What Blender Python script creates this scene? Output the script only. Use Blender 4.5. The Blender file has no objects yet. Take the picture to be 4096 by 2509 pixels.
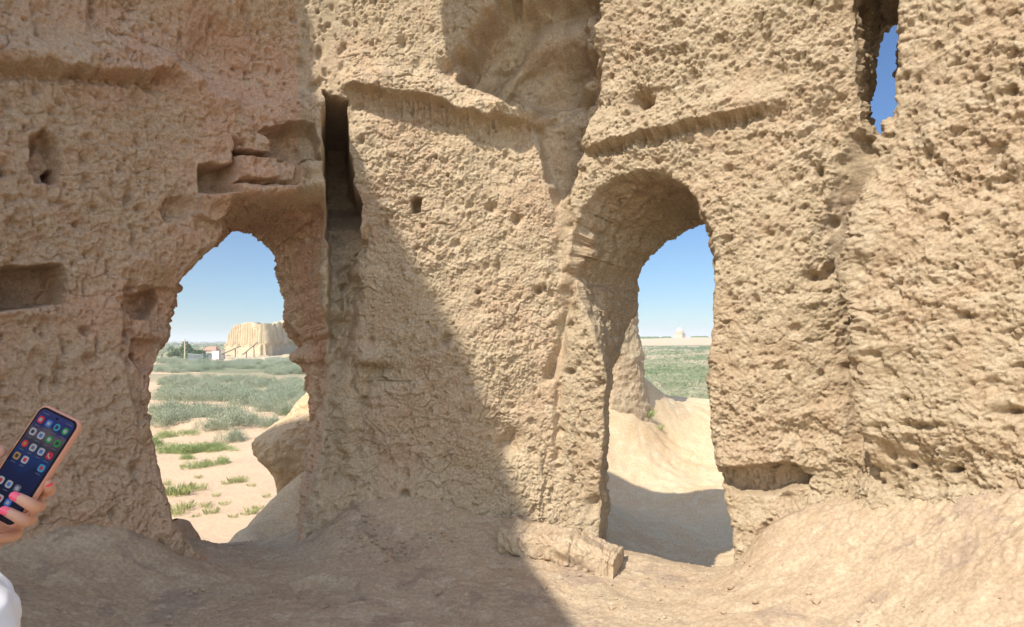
import bpy, math, random
import numpy as np
from mathutils import Vector, Matrix, noise as mnoise

# ------------------------------------------------------------------ camera, sky, sun, exposure
SC = bpy.context.scene
COL = SC.collection
FPX = 2621.0                       # focal length in photo pixels (4096 wide)
ROLL = math.radians(0.58)
SHIFT = 107.0 / 4096.0
CAM = Vector((0.0, 0.0, 1.6))
cd = bpy.data.cameras.new("camera")
cam = bpy.data.objects.new("camera", cd)
COL.objects.link(cam)
cd.sensor_width = 36.0
cd.lens = 36.0 * FPX / 4096.0
cd.shift_y = SHIFT
cd.clip_start = 0.05
cd.clip_end = 9000.0
R_CAM = Matrix.Rotation(math.radians(90), 3, 'X') @ Matrix.Rotation(-ROLL, 3, 'Z')
cam.matrix_world = Matrix.Translation(CAM) @ R_CAM.to_4x4()
SC.camera = cam

SUN_TO = Vector((-0.42, -0.50, 0.757)).normalized()      # direction towards the sun
elev = math.asin(SUN_TO.z)
world = bpy.data.worlds.new("World")
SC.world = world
world.use_nodes = True
wn = world.node_tree.nodes; wl = world.node_tree.links
wn.clear()
sky = wn.new("ShaderNodeTexSky"); sky.sky_type = 'NISHITA'; sky.sun_disc = False
sky.sun_elevation = elev
sky.sun_rotation = math.atan2(SUN_TO.x, SUN_TO.y)
sky.altitude = 200; sky.air_density = 1.0; sky.dust_density = 0.25; sky.ozone_density = 2.5
bg = wn.new("ShaderNodeBackground"); bg.inputs[1].default_value = 0.14
wo = wn.new("ShaderNodeOutputWorld")
# gain and tint added to the sky: sun side fills shade, view side dimmed
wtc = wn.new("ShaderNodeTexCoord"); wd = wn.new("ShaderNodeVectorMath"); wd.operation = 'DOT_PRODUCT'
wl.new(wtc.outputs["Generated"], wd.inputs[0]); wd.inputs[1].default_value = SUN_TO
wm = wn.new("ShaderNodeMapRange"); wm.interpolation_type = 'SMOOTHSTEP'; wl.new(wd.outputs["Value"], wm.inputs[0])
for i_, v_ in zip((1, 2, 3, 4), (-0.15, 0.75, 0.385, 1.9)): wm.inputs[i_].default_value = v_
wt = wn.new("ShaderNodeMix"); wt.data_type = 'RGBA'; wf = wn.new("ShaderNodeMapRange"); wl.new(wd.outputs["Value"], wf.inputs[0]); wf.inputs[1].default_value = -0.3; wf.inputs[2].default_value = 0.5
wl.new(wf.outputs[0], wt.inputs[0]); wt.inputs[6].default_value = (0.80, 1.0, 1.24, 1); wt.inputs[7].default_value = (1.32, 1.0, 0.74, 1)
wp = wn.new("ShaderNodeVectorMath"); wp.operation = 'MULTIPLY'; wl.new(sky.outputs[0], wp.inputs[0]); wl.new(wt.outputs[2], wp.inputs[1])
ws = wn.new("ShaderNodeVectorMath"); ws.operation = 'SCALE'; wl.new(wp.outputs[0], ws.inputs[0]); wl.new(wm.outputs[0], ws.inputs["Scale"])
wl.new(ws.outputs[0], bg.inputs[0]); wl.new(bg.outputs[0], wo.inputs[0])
sd = bpy.data.lights.new("sun", 'SUN'); sd.energy = 3.3; sd.angle = math.radians(0.55); sd.color = (1.0, 0.925, 0.80)
so = bpy.data.objects.new("sun", sd); COL.objects.link(so)
so.rotation_euler = SUN_TO.to_track_quat('Z', 'Y').to_euler()
SC.view_settings.view_transform = 'Standard'
SC.view_settings.look = 'None'
SC.view_settings.exposure = 0.95
SC.view_settings.gamma = 1.0
SC.cycles.max_bounces = 8
SC.cycles.diffuse_bounces = 5
SC.cycles.volume_bounces = 1
rng = np.random.default_rng(7)
random.seed(7)

# ------------------------------------------------------------------ photo <-> world (layout only)
RC = np.array(R_CAM)
F2S = 4096.0 / 2463.0
def ray(fx, fy):
    """direction with y = 1 for a point given in 2463-wide photo pixels"""
    sx = np.asarray(fx, float) * F2S; sy = np.asarray(fy, float) * F2S
    v = np.stack([(sx - 2048) / FPX, (1254.5 - sy + SHIFT * 4096) / FPX, -np.ones_like(sx)], -1)
    w = v @ RC.T
    return w / w[..., 1:2]
def at(fx, fy, Y):
    return np.array(CAM) + ray(fx, fy) * np.asarray(Y, float)[..., None]
def atz(fx, fy, z):
    r = ray(fx, fy)
    return np.array(CAM) + r * ((z - CAM.z) / r[..., 2])[..., None]
def proj(P):
    v = (P - np.array(CAM)) @ RC
    d = np.maximum(-v[..., 2], 0.05)
    sx = v[..., 0] / d * FPX + 2048
    sy = 1254.5 + SHIFT * 4096 - v[..., 1] / d * FPX
    return sx / F2S, sy / F2S

# ------------------------------------------------------------------ noise
_prm = np.random.default_rng(11).permutation(256).astype(np.int32)
_prm = np.concatenate([_prm, _prm, _prm])
_g = np.random.default_rng(5).normal(size=(256, 3)); _g /= np.linalg.norm(_g, axis=1)[:, None]
_g = _g.astype(np.float32)
def perlin(x, y, z):
    x = np.asarray(x, np.float32); y = np.asarray(y, np.float32); z = np.asarray(z, np.float32)
    xi = np.floor(x).astype(np.int32); yi = np.floor(y).astype(np.int32); zi = np.floor(z).astype(np.int32)
    xf = x - xi; yf = y - yi; zf = z - zi
    xi &= 255; yi &= 255; zi &= 255
    u = xf * xf * xf * (xf * (xf * 6 - 15) + 10); v = yf * yf * yf * (yf * (yf * 6 - 15) + 10); w = zf * zf * zf * (zf * (zf * 6 - 15) + 10)
    def gr(a, b, c):
        h = _prm[_prm[_prm[xi + a] + yi + b] + zi + c]
        g = _g[h]
        return g[..., 0] * (xf - a) + g[..., 1] * (yf - b) + g[..., 2] * (zf - c)
    x00 = gr(0, 0, 0); x00 += u * (gr(1, 0, 0) - x00)
    x10 = gr(0, 1, 0); x10 += u * (gr(1, 1, 0) - x10)
    x01 = gr(0, 0, 1); x01 += u * (gr(1, 0, 1) - x01)
    x11 = gr(0, 1, 1); x11 += u * (gr(1, 1, 1) - x11)
    y0 = x00 + v * (x10 - x00); y1 = x01 + v * (x11 - x01)
    return (y0 + w * (y1 - y0)) * 1.6
def fbm(P, f, o, seed=0.0, gain=0.5):
    r = 0; a = 1.0
    for i in range(o):
        r = r + a * perlin(P[..., 0] * f + seed + 3.1 * i, P[..., 1] * f + 7.7 * i - seed, P[..., 2] * f + 1.3 * i + 2 * seed)
        f *= 2.03; a *= gain
    return r
def worley2(x, y, seed):
    """F1, F2 in the plane"""
    r = np.random.default_rng(seed); px = r.random((64, 64)).astype(np.float32); py = r.random((64, 64)).astype(np.float32)
    xi = np.floor(x).astype(np.int32); yi = np.floor(y).astype(np.int32)
    f1 = np.full(x.shape, 9.0, np.float32); f2 = f1.copy()
    for dx in (-1, 0, 1):
        for dy in (-1, 0, 1):
            cx = xi + dx; cy = yi + dy
            d = np.hypot(cx + px[cx & 63, cy & 63] - x, cy + py[cx & 63, cy & 63] - y)
            f2 = np.minimum(f2, np.maximum(f1, d)); f1 = np.minimum(f1, d)
    return f1, f2
def sstep(a, b, x):
    t = np.clip((x - a) / (b - a), 0, 1); return t * t * (3 - 2 * t)
def sdpoly(px, py, poly):
    """signed distance, positive outside"""
    P = np.array(poly, float); n = len(P)
    d = np.full(px.shape, 1e9); ins = np.zeros(px.shape, bool)
    for i in range(n):
        ax, ay = P[i]; bx, by = P[(i + 1) % n]
        ex, ey = bx - ax, by - ay
        t = np.clip(((px - ax) * ex + (py - ay) * ey) / (ex * ex + ey * ey + 1e-9), 0, 1)
        d = np.minimum(d, (px - ax - t * ex) ** 2 + (py - ay - t * ey) ** 2)
        c = (ay > py) != (by > py)
        with np.errstate(divide='ignore', invalid='ignore'):
            xx = ax + (py - ay) / (by - ay + 1e-12) * ex
        ins ^= c & (px < xx)
    d = np.sqrt(d)
    return np.where(ins, -d, d)
def dline(px, py, pts):
    """distance to a polyline and the signed vertical offset at its nearest x (positive below)"""
    P = np.array(pts, float); d = np.full(px.shape, 1e9)
    for i in range(len(P) - 1):
        ax, ay = P[i]; ex, ey = P[i + 1] - P[i]
        t = np.clip(((px - ax) * ex + (py - ay) * ey) / (ex * ex + ey * ey + 1e-9), 0, 1)
        d = np.minimum(d, np.hypot(px - ax - t * ex, py - ay - t * ey))
    return d

# ------------------------------------------------------------------ mesh and material helpers
def mesh_np(name, V, faces4=None, faces3=None, smooth=True):
    me = bpy.data.meshes.new(name)
    V = np.asarray(V, np.float32).reshape(-1, 3)
    q = np.zeros((0, 4), np.int32) if faces4 is None else np.asarray(faces4, np.int32).reshape(-1, 4)
    t = np.zeros((0, 3), np.int32) if faces3 is None else np.asarray(faces3, np.int32).reshape(-1, 3)
    me.vertices.add(len(V)); me.vertices.foreach_set("co", V.ravel())
    nl = q.size + t.size
    me.loops.add(nl); me.loops.foreach_set("vertex_index", np.concatenate([q.ravel(), t.ravel()]).astype(np.int32))
    me.polygons.add(len(q) + len(t))
    st = np.concatenate([np.arange(len(q)) * 4, q.size + np.arange(len(t)) * 3]).astype(np.int32)
    me.polygons.foreach_set("loop_start", st)
    me.update(calc_edges=True)
    me.polygons.foreach_set("use_smooth", np.full(len(q) + len(t), smooth))
    me.update()
    return me
def obj(name, me, m, parent=None, **tags):
    o = bpy.data.objects.new(name, me); COL.objects.link(o)
    if me is not None and m is not None and len(me.materials) == 0: me.materials.append(m)
    if parent is not None: o.parent = parent
    for k, v in tags.items():
        if v is not None: o[k] = v
    return o
def gridfaces(nu, nv, closed_u=False):
    iu = np.arange(nu if closed_u else nu - 1); iv = np.arange(nv - 1)
    a, b = np.meshgrid(iu, iv, indexing='ij')
    a2 = (a + 1) % nu
    return np.stack([a * nv + b, a2 * nv + b, a2 * nv + b + 1, a * nv + b + 1], -1).reshape(-1, 4)
class MB:
    """collects boxes, tubes and so on for one mesh"""
    def __init__(s): s.v = []; s.f = []; s.n = 0
    def add(s, V, F):
        s.v.extend([tuple(p) for p in V]); s.f.extend([tuple(i + s.n for i in f) for f in F]); s.n += len(V)
    def box(s, c, h, rz=0.0, M=None):
        V = []
        for x in (-1, 1):
            for y in (-1, 1):
                for z in (-1, 1):
                    p = Vector((x * h[0], y * h[1], z * h[2]))
                    if M is not None: p = M @ p
                    elif rz: p = Matrix.Rotation(rz, 3, 'Z') @ p
                    V.append(p + Vector(c))
        s.add(V, [(0, 1, 3, 2), (4, 6, 7, 5), (0, 4, 5, 1), (2, 3, 7, 6), (0, 2, 6, 4), (1, 5, 7, 3)])
    def tube(s, pts, rad, n=8, cap=True):
        pts = [Vector(p) for p in pts]
        if not hasattr(rad, '__len__'): rad = [rad] * len(pts)
        V = []; F = []
        ref = None
        for i, p in enumerate(pts):
            d = (pts[min(i + 1, len(pts) - 1)] - pts[max(i - 1, 0)]).normalized()
            if ref is None: ref = Vector((0, 0, 1)) if abs(d.z) < 0.9 else Vector((1, 0, 0))
            u = d.cross(ref).normalized() if i == 0 else (u - d * u.dot(d)).normalized()
            w = d.cross(u).normalized()
            for k in range(n):
                a = 2 * math.pi * k / n
                V.append(p + (u * math.cos(a) + w * math.sin(a)) * rad[i])
        for i in range(len(pts) - 1):
            for k in range(n):
                F.append((i * n + k, i * n + (k + 1) % n, (i + 1) * n + (k + 1) % n, (i + 1) * n + k))
        if cap:
            F.append(tuple(range(n))[::-1]); F.append(tuple(range((len(pts) - 1) * n, len(pts) * n)))
        s.add(V, F)
    def build(s, name, m, parent=None, smooth=False, **tags):
        me = bpy.data.meshes.new(name); me.from_pydata(s.v, [], s.f)
        if smooth: me.polygons.foreach_set("use_smooth", [True] * len(me.polygons))
        me.update()
        return obj(name, me, m, parent, **tags)
def empty(name, loc, rz=0.0, **tags):
    o = bpy.data.objects.new(name, None); COL.objects.link(o); o.location = loc; o.rotation_euler = (0, 0, rz)
    o.empty_display_size = 0.1
    for k, v in tags.items(): o[k] = v
    return o

def N(nt, typ, **kw):
    n = nt.nodes.new(typ)
    for k, v in kw.items():
        if k in n.bl_rna.properties: setattr(n, k, v)
        else: n.inputs[k].default_value = v
    return n
def newmat(name):
    m = bpy.data.materials.new(name); m.use_nodes = True
    nt = m.node_tree; b = nt.nodes["Principled BSDF"]
    b.inputs["Roughness"].default_value = 0.95
    b.inputs["Specular IOR Level"].default_value = 0.15
    return m, nt, b
def plain(name, col, rough=0.8, var=0.12, scale=8.0, metal=0.0, spec=0.3):
    m, nt, b = newmat(name)
    tc = N(nt, "ShaderNodeTexCoord"); nz = N(nt, "ShaderNodeTexNoise", Scale=scale, Detail=4.0)
    nt.links.new(tc.outputs["Object"], nz.inputs["Vector"])
    cr = N(nt, "ShaderNodeValToRGB")
    cr.color_ramp.elements[0].position = 0.3; cr.color_ramp.elements[1].position = 0.7
    cr.color_ramp.elements[0].color = tuple(c * (1 - var) for c in col) + (1,)
    cr.color_ramp.elements[1].color = tuple(min(1, c * (1 + var)) for c in col) + (1,)
    nt.links.new(nz.outputs["Fac"], cr.inputs["Fac"]); nt.links.new(cr.outputs["Color"], b.inputs["Base Color"])
    b.inputs["Roughness"].default_value = rough; b.inputs["Metallic"].default_value = metal
    b.inputs["Specular IOR Level"].default_value = spec
    return m
def earth(name, base, pale, warm, wscale=1.3, bump=0.5, fine=120.0, pits=0.0, stain=None):
    """dried mud: broad patches of three tones, grain, small pits"""
    m, nt, b = newmat(name); L = nt.links
    tc = N(nt, "ShaderNodeTexCoord")
    n1 = N(nt, "ShaderNodeTexNoise", Scale=wscale, Detail=6.0, Roughness=0.6)
    n2 = N(nt, "ShaderNodeTexNoise", Scale=wscale * 4.7, Detail=6.0, Roughness=0.65, Distortion=0.6)
    n3 = N(nt, "ShaderNodeTexNoise", Scale=45.0, Detail=5.0, Roughness=0.7)
    n4 = N(nt, "ShaderNodeTexNoise", Scale=fine, Detail=4.0, Roughness=0.75)
    for n in (n1, n2, n3, n4): L.new(tc.outputs["Object"], n.inputs["Vector"])
    def mix(fac, a, bcol, blend='MIX'):
        mx = N(nt, "ShaderNodeMix", data_type='RGBA', blend_type=blend)
        for sck, val in ((mx.inputs[0], fac), (mx.inputs[6], a), (mx.inputs[7], bcol)):
            if hasattr(val, 'links'): L.new(val, sck)
            else: sck.default_value = val if not isinstance(val, tuple) else tuple(val) + ((1,) if len(val) == 3 else ())
        return mx.outputs[2]
    def ramp(src, lo, hi, a=0.0, c=1.0):
        r = N(nt, "ShaderNodeMapRange", interpolation_type='SMOOTHSTEP'); L.new(src, r.inputs[0])
        r.inputs[1].default_value = lo; r.inputs[2].default_value = hi; r.inputs[3].default_value = a; r.inputs[4].default_value = c
        return r.outputs[0]
    c = mix(ramp(n1.outputs["Fac"], 0.42, 0.62), base, warm)
    c = mix(ramp(n2.outputs["Fac"], 0.45, 0.7, 0, 0.75), c, pale)
    if stain is not None:
        n5 = N(nt, "ShaderNodeTexNoise", Scale=stain[1], Detail=7.0, Roughness=0.68, Distortion=0.4)
        L.new(tc.outputs["Object"], n5.inputs["Vector"])
        c = mix(ramp(n5.outputs["Fac"], stain[2], stain[2] + 0.05, 0, 1), c, stain[0])
    g = ramp(n3.outputs["Fac"], 0.3, 0.72, 0.78, 1.16)
    v = N(nt, "ShaderNodeVectorMath", operation='SCALE'); L.new(c, v.inputs[0]); L.new(g, v.inputs["Scale"])
    L.new(v.outputs[0], b.inputs["Base Color"])
    add = N(nt, "ShaderNodeMath", operation='MULTIPLY_ADD'); L.new(n3.outputs["Fac"], add.inputs[0]); add.inputs[1].default_value = 1.2; L.new(n4.outputs["Fac"], add.inputs[2])
    h = add.outputs[0]
    if pits > 0:
        vo = N(nt, "ShaderNodeTexVoronoi", Scale=38.0); L.new(tc.outputs["Object"], vo.inputs["Vector"])
        pr = ramp(vo.outputs["Distance"], 0.1, 0.26, -pits, 0)
        a2 = N(nt, "ShaderNodeMath", operation='ADD'); L.new(h, a2.inputs[0]); L.new(pr, a2.inputs[1]); h = a2.outputs[0]
    bp = N(nt, "ShaderNodeBump", Strength=bump, Distance=0.016)
    L.new(h, bp.inputs["Height"]); L.new(bp.outputs[0], b.inputs["Normal"])
    return m
M_A = earth("adobe_shade_side", (0.565, 0.40, 0.265), (0.60, 0.465, 0.325), (0.60, 0.385, 0.26), 1.2, 0.7, 130, 0.8)
M_B = earth("adobe_middle", (0.505, 0.40, 0.27), (0.585, 0.485, 0.345), (0.50, 0.37, 0.25), 1.5, 0.7, 150, 0.5)
M_C = earth("adobe_right", (0.445, 0.355, 0.24), (0.53, 0.44, 0.315), (0.44, 0.33, 0.22), 1.3, 0.7, 150, 0.5)
M_FLOOR = earth("trodden_earth", (0.465, 0.36, 0.245), (0.535, 0.44, 0.315), (0.43, 0.32, 0.215), 1.6, 0.5, 160, 0.2, ((0.38, 0.29, 0.21), 2.1, 0.555))
M_BANK = earth("washed_earth", (0.53, 0.41, 0.265), (0.59, 0.485, 0.34), (0.52, 0.375, 0.225), 0.8, 0.3, 120, 0.0)

# ------------------------------------------------------------------ the room wall: plan curve and its grid
plan = np.array([(-5.3, 1.4), (-3.19, 4.08), (-1.93, 5.655), (-1.40, 5.82), (0.42, 5.86), (0.66, 5.72), (2.46, 4.57), (2.38, 4.30), (2.83, 3.62), (3.7, 2.0)])
seg = np.hypot(*np.diff(plan, axis=0).T); cum = np.concatenate([[0], np.cumsum(seg)])
def plan_at(s): return np.interp(s, cum, plan[:, 0]), np.interp(s, cum, plan[:, 1])
DS = 0.0068
s_fine = np.arange(cum[1] - 0.35, cum[8] + 0.15, DS)
s_all = np.concatenate([np.arange(0, s_fine[0] - 0.02, 0.02), s_fine, np.arange(s_fine[-1] + 0.012, cum[-1], 0.014)])
z_all = np.concatenate([np.arange(-1.6, -0.45, 0.06), np.arange(-0.45, 4.85, DS), np.arange(4.9, 8.2, 0.06)])
def smooth_curve(s, w):
    k = np.linspace(-1, 1, 21); g = np.exp(-3 * k * k); g /= g.sum()
    X = 0; Y = 0
    for ki, gi in zip(k, g):
        x, y = plan_at(np.clip(s + ki * w, 0, cum[-1])); X = X + gi * x; Y = Y + gi * y
    return X, Y
bx, by = smooth_curve(s_all, 0.10)
e = 0.16
x1, y1 = smooth_curve(s_all + e, 0.14); x0, y0 = smooth_curve(s_all - e, 0.14)
tx, ty = x1 - x0, y1 - y0; L_ = np.hypot(tx, ty); nx, ny = ty / L_, -tx / L_          # towards the viewer
SG, ZG = np.meshgrid(s_all, z_all, indexing='ij')
BASE = np.stack([np.broadcast_to(bx[:, None], SG.shape), np.broadcast_to(by[:, None], SG.shape), ZG], -1)
NRM = np.stack([np.broadcast_to(nx[:, None], SG.shape), np.broadcast_to(ny[:, None], SG.shape), np.zeros_like(ZG)], -1)
PX, PY = proj(BASE)
vis = (BASE[..., 1] > 2.2)
PX = np.where(vis, PX, np.where(BASE[..., 0] < 0, -400.0, 2900.0))

# openings: pairs (front outline, far outline), both in photo pixels
OP_L = [(470, 1330, 400, 1345), (415, 1258, 360, 1260), (396, 1160, 335, 1160), (376, 1040, 325, 1040), (373, 985, 330, 960), (390, 922, 345, 885), (411, 862, 370, 810),
        (438, 822, 390, 760), (448, 760, 405, 700), (459, 685, 430, 640), (498, 622, 480, 590), (524, 592, 518, 566), (540, 560, 530, 561), (543, 520, 542, 560), (544, 488, 552, 560), (552, 480, 562, 560),
        (600, 484, 590, 560), (660, 482, 604, 563), (720, 483, 618, 578), (766, 485, 634, 588), (780, 495, 648, 606), (781, 535, 658, 624), (772, 580, 668, 652), (766, 640, 676, 700),
        (770, 700, 681, 745), (782, 760, 690, 795), (790, 815, 709, 828), (786, 860, 708, 852), (790, 910, 722, 880), (786, 960, 736, 925), (780, 1010, 745, 975), (775, 1060, 749, 1020),
        (768, 1110, 742, 1080), (752, 1160, 730, 1150), (740, 1210, 730, 1195), (722, 1270, 716, 1245), (700, 1335, 695, 1330), (600, 1350, 600, 1350)]
OP_R = [(1492, 1392, 1478, 1392), (1448, 1315, 1458, 1330), (1439, 1200, 1450, 1200), (1450, 1080, 1458, 1080), (1448, 960, 1456, 960), (1455, 905, 1468, 880),
        (1440, 830, 1500, 805), (1405, 745, 1528, 748), (1374, 665, 1536, 700), (1366, 612, 1545, 655), (1378, 558, 1565, 615), (1405, 497, 1600, 588), (1445, 450, 1635, 562),
        (1495, 424, 1660, 548), (1550, 413, 1690, 537), (1605, 425, 1712, 545), (1655, 457, 1735, 565), (1692, 512, 1752, 600), (1716, 580, 1765, 650), (1719, 660, 1772, 720),
        (1714, 760, 1772, 810), (1705, 860, 1765, 890), (1706, 960, 1765, 980), (1711, 1050, 1768, 1070), (1728, 1130, 1780, 1140), (1744, 1195, 1795, 1200), (1766, 1270, 1815, 1275), (1774, 1330, 1820, 1340),
        (1762, 1392, 1780, 1400), (1620, 1415, 1620, 1420)]
OP_S = [(2048, -60, 2106, 140), (2049, 60, 2102, 170), (2056, 200, 2096, 230), (2066, 300, 2094, 300), (2080, 338, 2094, 345), (2108, 362, 2106, 357),
        (2128, 310, 2156, 345), (2152, 270, 2185, 285), (2152, 220, 2190, 210), (2163, 130, 2200, 130), (2167, 0, 2195, 75), (2166, -70, 2172, 66), (2100, -85, 2130, 84)]
def densify(op, step=6.0, jit=2.2, seed=1):
    """subdivide the outline and roughen it so that broken mud edges show"""
    P = np.array(op, float); out = []
    n = len(P)
    for i in range(n):
        a, b, c, d = P[(i - 1) % n], P[i], P[(i + 1) % n], P[(i + 2) % n]
        k = max(1, int(np.hypot(*(c - b)[:2]) / step))
        for j in range(k):
            t = j / k
            cr = 0.5 * ((2 * b) + (-a + c) * t + (2 * a - 5 * b + 4 * c - d) * t * t + (-a + 3 * b - 3 * c + d) * t ** 3)
            out.append(0.5 * (cr + b + (c - b) * t))
    out = np.array(out); m = len(out)
    r = np.random.default_rng(seed)
    for cols in ((0, 1), (2, 3)):
        nz = r.normal(size=(m, 2)); nz = (nz + np.roll(nz, 1, 0) + np.roll(nz, -1, 0)) / 1.7
        out[:, cols] += nz * jit * 0.6
    return out
ops = []
for op, sd_, thick, pts in ((OP_L, 3, 1.05, ((-3.19, 4.08), (-1.93, 5.655))), (OP_R, 4, 1.25, ((0.66, 5.72), (2.40, 4.62))), (OP_S, 5, 0.95, ((0.66, 5.72), (2.40, 4.62)))):
    D = densify(op, seed=sd_)
    (ax, ay), (cx, cy) = pts; d = np.array((cx - ax, cy - ay)); d /= np.hypot(*d); nn = np.array((d[1], -d[0], 0.0))
    ops.append(dict(P=D, front=D[:, :2], back=D[:, 2:], n=nn, p0=np.array((ax, ay, 0)) - nn * thick, thick=thick))
SDS = [sdpoly(PX, PY, o['front']) for o in ops]
SDS = [np.where(vis, s_, 500.0) for s_ in SDS]

# ------------------------------------------------------------------ relief of the wall face
H = np.zeros(SG.shape, np.float64)
def pit(poly, depth, w=8.0, floor_fade=None, wob=3.0):
    global H
    d = sdpoly(PX + wob * WX, PY + wob * WY, poly)
    H -= depth * sstep(w * 0.5, -w, d)
def bump(cx, cy, rx, ry, h, p=1.0):
    global H
    q = ((PX - cx) / rx) ** 2 + ((PY - cy) / ry) ** 2
    H += h * np.exp(-q * p)
def ledge(pts, h, up=40.0, down=9.0, under=0.0, uw=30.0, wob=5.0):
    """overhang: swells gently from above, breaks sharply at the line, hollow below"""
    global H
    P = np.array(pts, float)
    yl = np.interp(PX, P[:, 0], P[:, 1]); v = PY + wob * WY - yl
    hh = h * sstep(P[0, 0] - 40, P[0, 0] + 30, PX) * sstep(P[-1, 0] + 50, P[-1, 0] - 40, PX)
    prof = np.where(v < 0, np.exp(-(v / up) ** 2), np.exp(-(v / down) ** 2))
    H += hh * prof
    if under: H -= under * (hh / h) * np.exp(-((v - uw * 0.75) / (uw * 0.5)) ** 2)
def groove(pts, depth, w):
    global H
    d = dline(PX + 4 * WX, PY + 4 * WY, pts); H -= depth * np.exp(-(d / w) ** 2)

print("base", SG.shape)
B3 = BASE
WX = perlin(B3[..., 0] * 9, B3[..., 1] * 9, B3[..., 2] * 9) * 2.0
WY = perlin(B3[..., 0] * 9 + 40, B3[..., 1] * 9, B3[..., 2] * 9 + 17) * 2.0
wx2 = perlin(B3[..., 0] * 28, B3[..., 1] * 28, B3[..., 2] * 28)
wA = sstep(800, 770, PX); wC = sstep(1330, 1380, PX); wB = 1 - np.maximum(wA, wC)
wD = sstep(2080, 2110, PX)

# left wall
bump(560, 130, 150, 90, -0.14); bump(690, 120, 60, 130, 0.05)
ledge([(-200, 150), (100, 155), (250, 170), (390, 172), (400, 176)], 0.13, 60, 12, 0.06, 34, 9)
groove([(395, 150), (430, 170), (470, 225), (540, 248)], -0.09, 24)
ledge([(380, 200), (470, 225), (560, 245), (700, 250), (770, 240)], -0.02, 20, 60)
bump(470, 200, 60, 45, 0.08)
H += 0.11 * sstep(215, 262, PY + 6 * WY) * sstep(400, 520, PX) * sstep(520, 470, PY) * sstep(800, 778, PX)
pit([(628, 330), (690, 305), (745, 320), (765, 360), (770, 400), (700, 395), (640, 375)], 0.150, 10)
pit([(468, 405), (548, 398), (548, 362), (640, 372), (720, 395), (708, 402), (640, 388), (552, 372), (552, 408), (545, 440), (548, 470), (470, 466)], 0.195, 5)
pit([(545, 366), (552, 362), (660, 378), (722, 402), (780, 402), (780, 410), (700, 410), (640, 392), (548, 378)], 0.105, 3)
pit([(548, 442), (600, 440), (612, 446), (706, 452), (706, 457), (600, 452), (548, 448)], 0.075, 2.5)
pit([(612, 322), (680, 300), (756, 316), (772, 372), (774, 402), (716, 398), (640, 372)], 0.12, 6, wob=6)
pit([(470, 400), (546, 396), (540, 330), (560, 352), (552, 410), (548, 470), (470, 468)], 0.10, 4, wob=3)
H += 0.05 * sstep(3, -3, sdpoly(PX + 4 * WX, PY + 3 * WY, [(556, 378), (640, 386), (640, 440), (556, 434)])) - 0.05 * sstep(2.5, -2.5, np.abs(PX + 3 * WX - 641)) * sstep(370, 380, PY) * sstep(446, 440, PY)
H += 0.06 * sstep(3, -3, sdpoly(PX + 4 * WX, PY + 3 * WY, [(600, 458), (704, 462), (706, 486), (596, 484)])) - 0.05 * sstep(2.5, -2.5, np.abs(PX + 3 * WX - 598)) * sstep(440, 450, PY) * sstep(492, 484, PY)
H += 0.09 * sstep(3, -3, sdpoly(PX + 4 * WX, PY + 3 * WY, [(470, 474), (542, 470), (542, 520), (505, 540), (462, 520)]))
H += 0.07 * sstep(4, -4, sdpoly(PX + 2 * WX, PY + 2 * WY, [(546, 446), (700, 456), (712, 410), (778, 410), (779, 490), (640, 484), (546, 486)]))
H += 0.05 * sstep(3, -3, sdpoly(PX + 2 * WX, PY + 2 * WY, [(556, 378), (634, 384), (700, 404), (690, 446), (612, 440), (556, 436)]))
H -= 0.06 * sstep(6, -6, sdpoly(PX + 3 * WX, PY + 3 * WY, [(300, 690), (420, 690), (452, 700), (440, 830), (400, 900), (380, 1000), (330, 1020), (300, 900)]))
bump(738, 425, 38, 24, 0.07, 1.2); bump(650, 466, 120, 14, 0.05)
pit([(395, 480), (440, 470), (455, 500), (450, 530), (400, 530), (385, 505)], 0.105, 12)
pit([(-30, 655), (20, 640), (150, 636), (163, 660), (160, 728), (100, 738), (30, 745), (-30, 755)], 0.390, 4, wob=2)
bump(60, 752, 110, 14, 0.05)
pit([(75, 330), (110, 310), (130, 330), (148, 400), (140, 440), (90, 438), (72, 400)], 0.150, 12)
pit([(118, 415), (132, 400), (143, 405), (142, 438), (120, 440)], 0.210, 3)
pit([(322, 712), (365, 700), (392, 690), (410, 715), (395, 755), (370, 770), (326, 765), (318, 735)], 0.165, 4)
pit([(330, 812), (400, 820), (392, 880), (350, 900), (325, 860)], 0.090, 10)
bump(395, 800, 55, 26, 0.05); bump(350, 640, 70, 30, 0.035)
H -= 0.16 * sstep(300, 440, PX + 8 * WX) * sstep(560, 720, PY) * sstep(700, 560, PX) * sstep(1240, 900, PY)
bump(350, 1000, 80, 160, 0.06)
for (x, y, a, b, d) in ((325, 575, 6, 22, .06), (318, 662, 6, 12, .05), (140, 915, 7, 14, .06), (155, 845, 4, 18, .04), (222, 1050, 6, 10, .04), (205, 700, 3, 22, .03), (225, 15, 12, 70, .06),
                        (520, 90, 40, 60, .05), (500, 140, 40, 40, .05), (612, 170, 5, 9, .06), (588, 155, 9, 5, .05), (95, 62, 12, 40, .04), (235, 830, 5, 22, .05)):
    bump(x, y, a, b, -d)
H += 0.17 * sstep(680, 772, PX) * sstep(786, 780, PX) * sstep(205, 250, PY + 5 * WY) * sstep(520, 492, PY)
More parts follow.
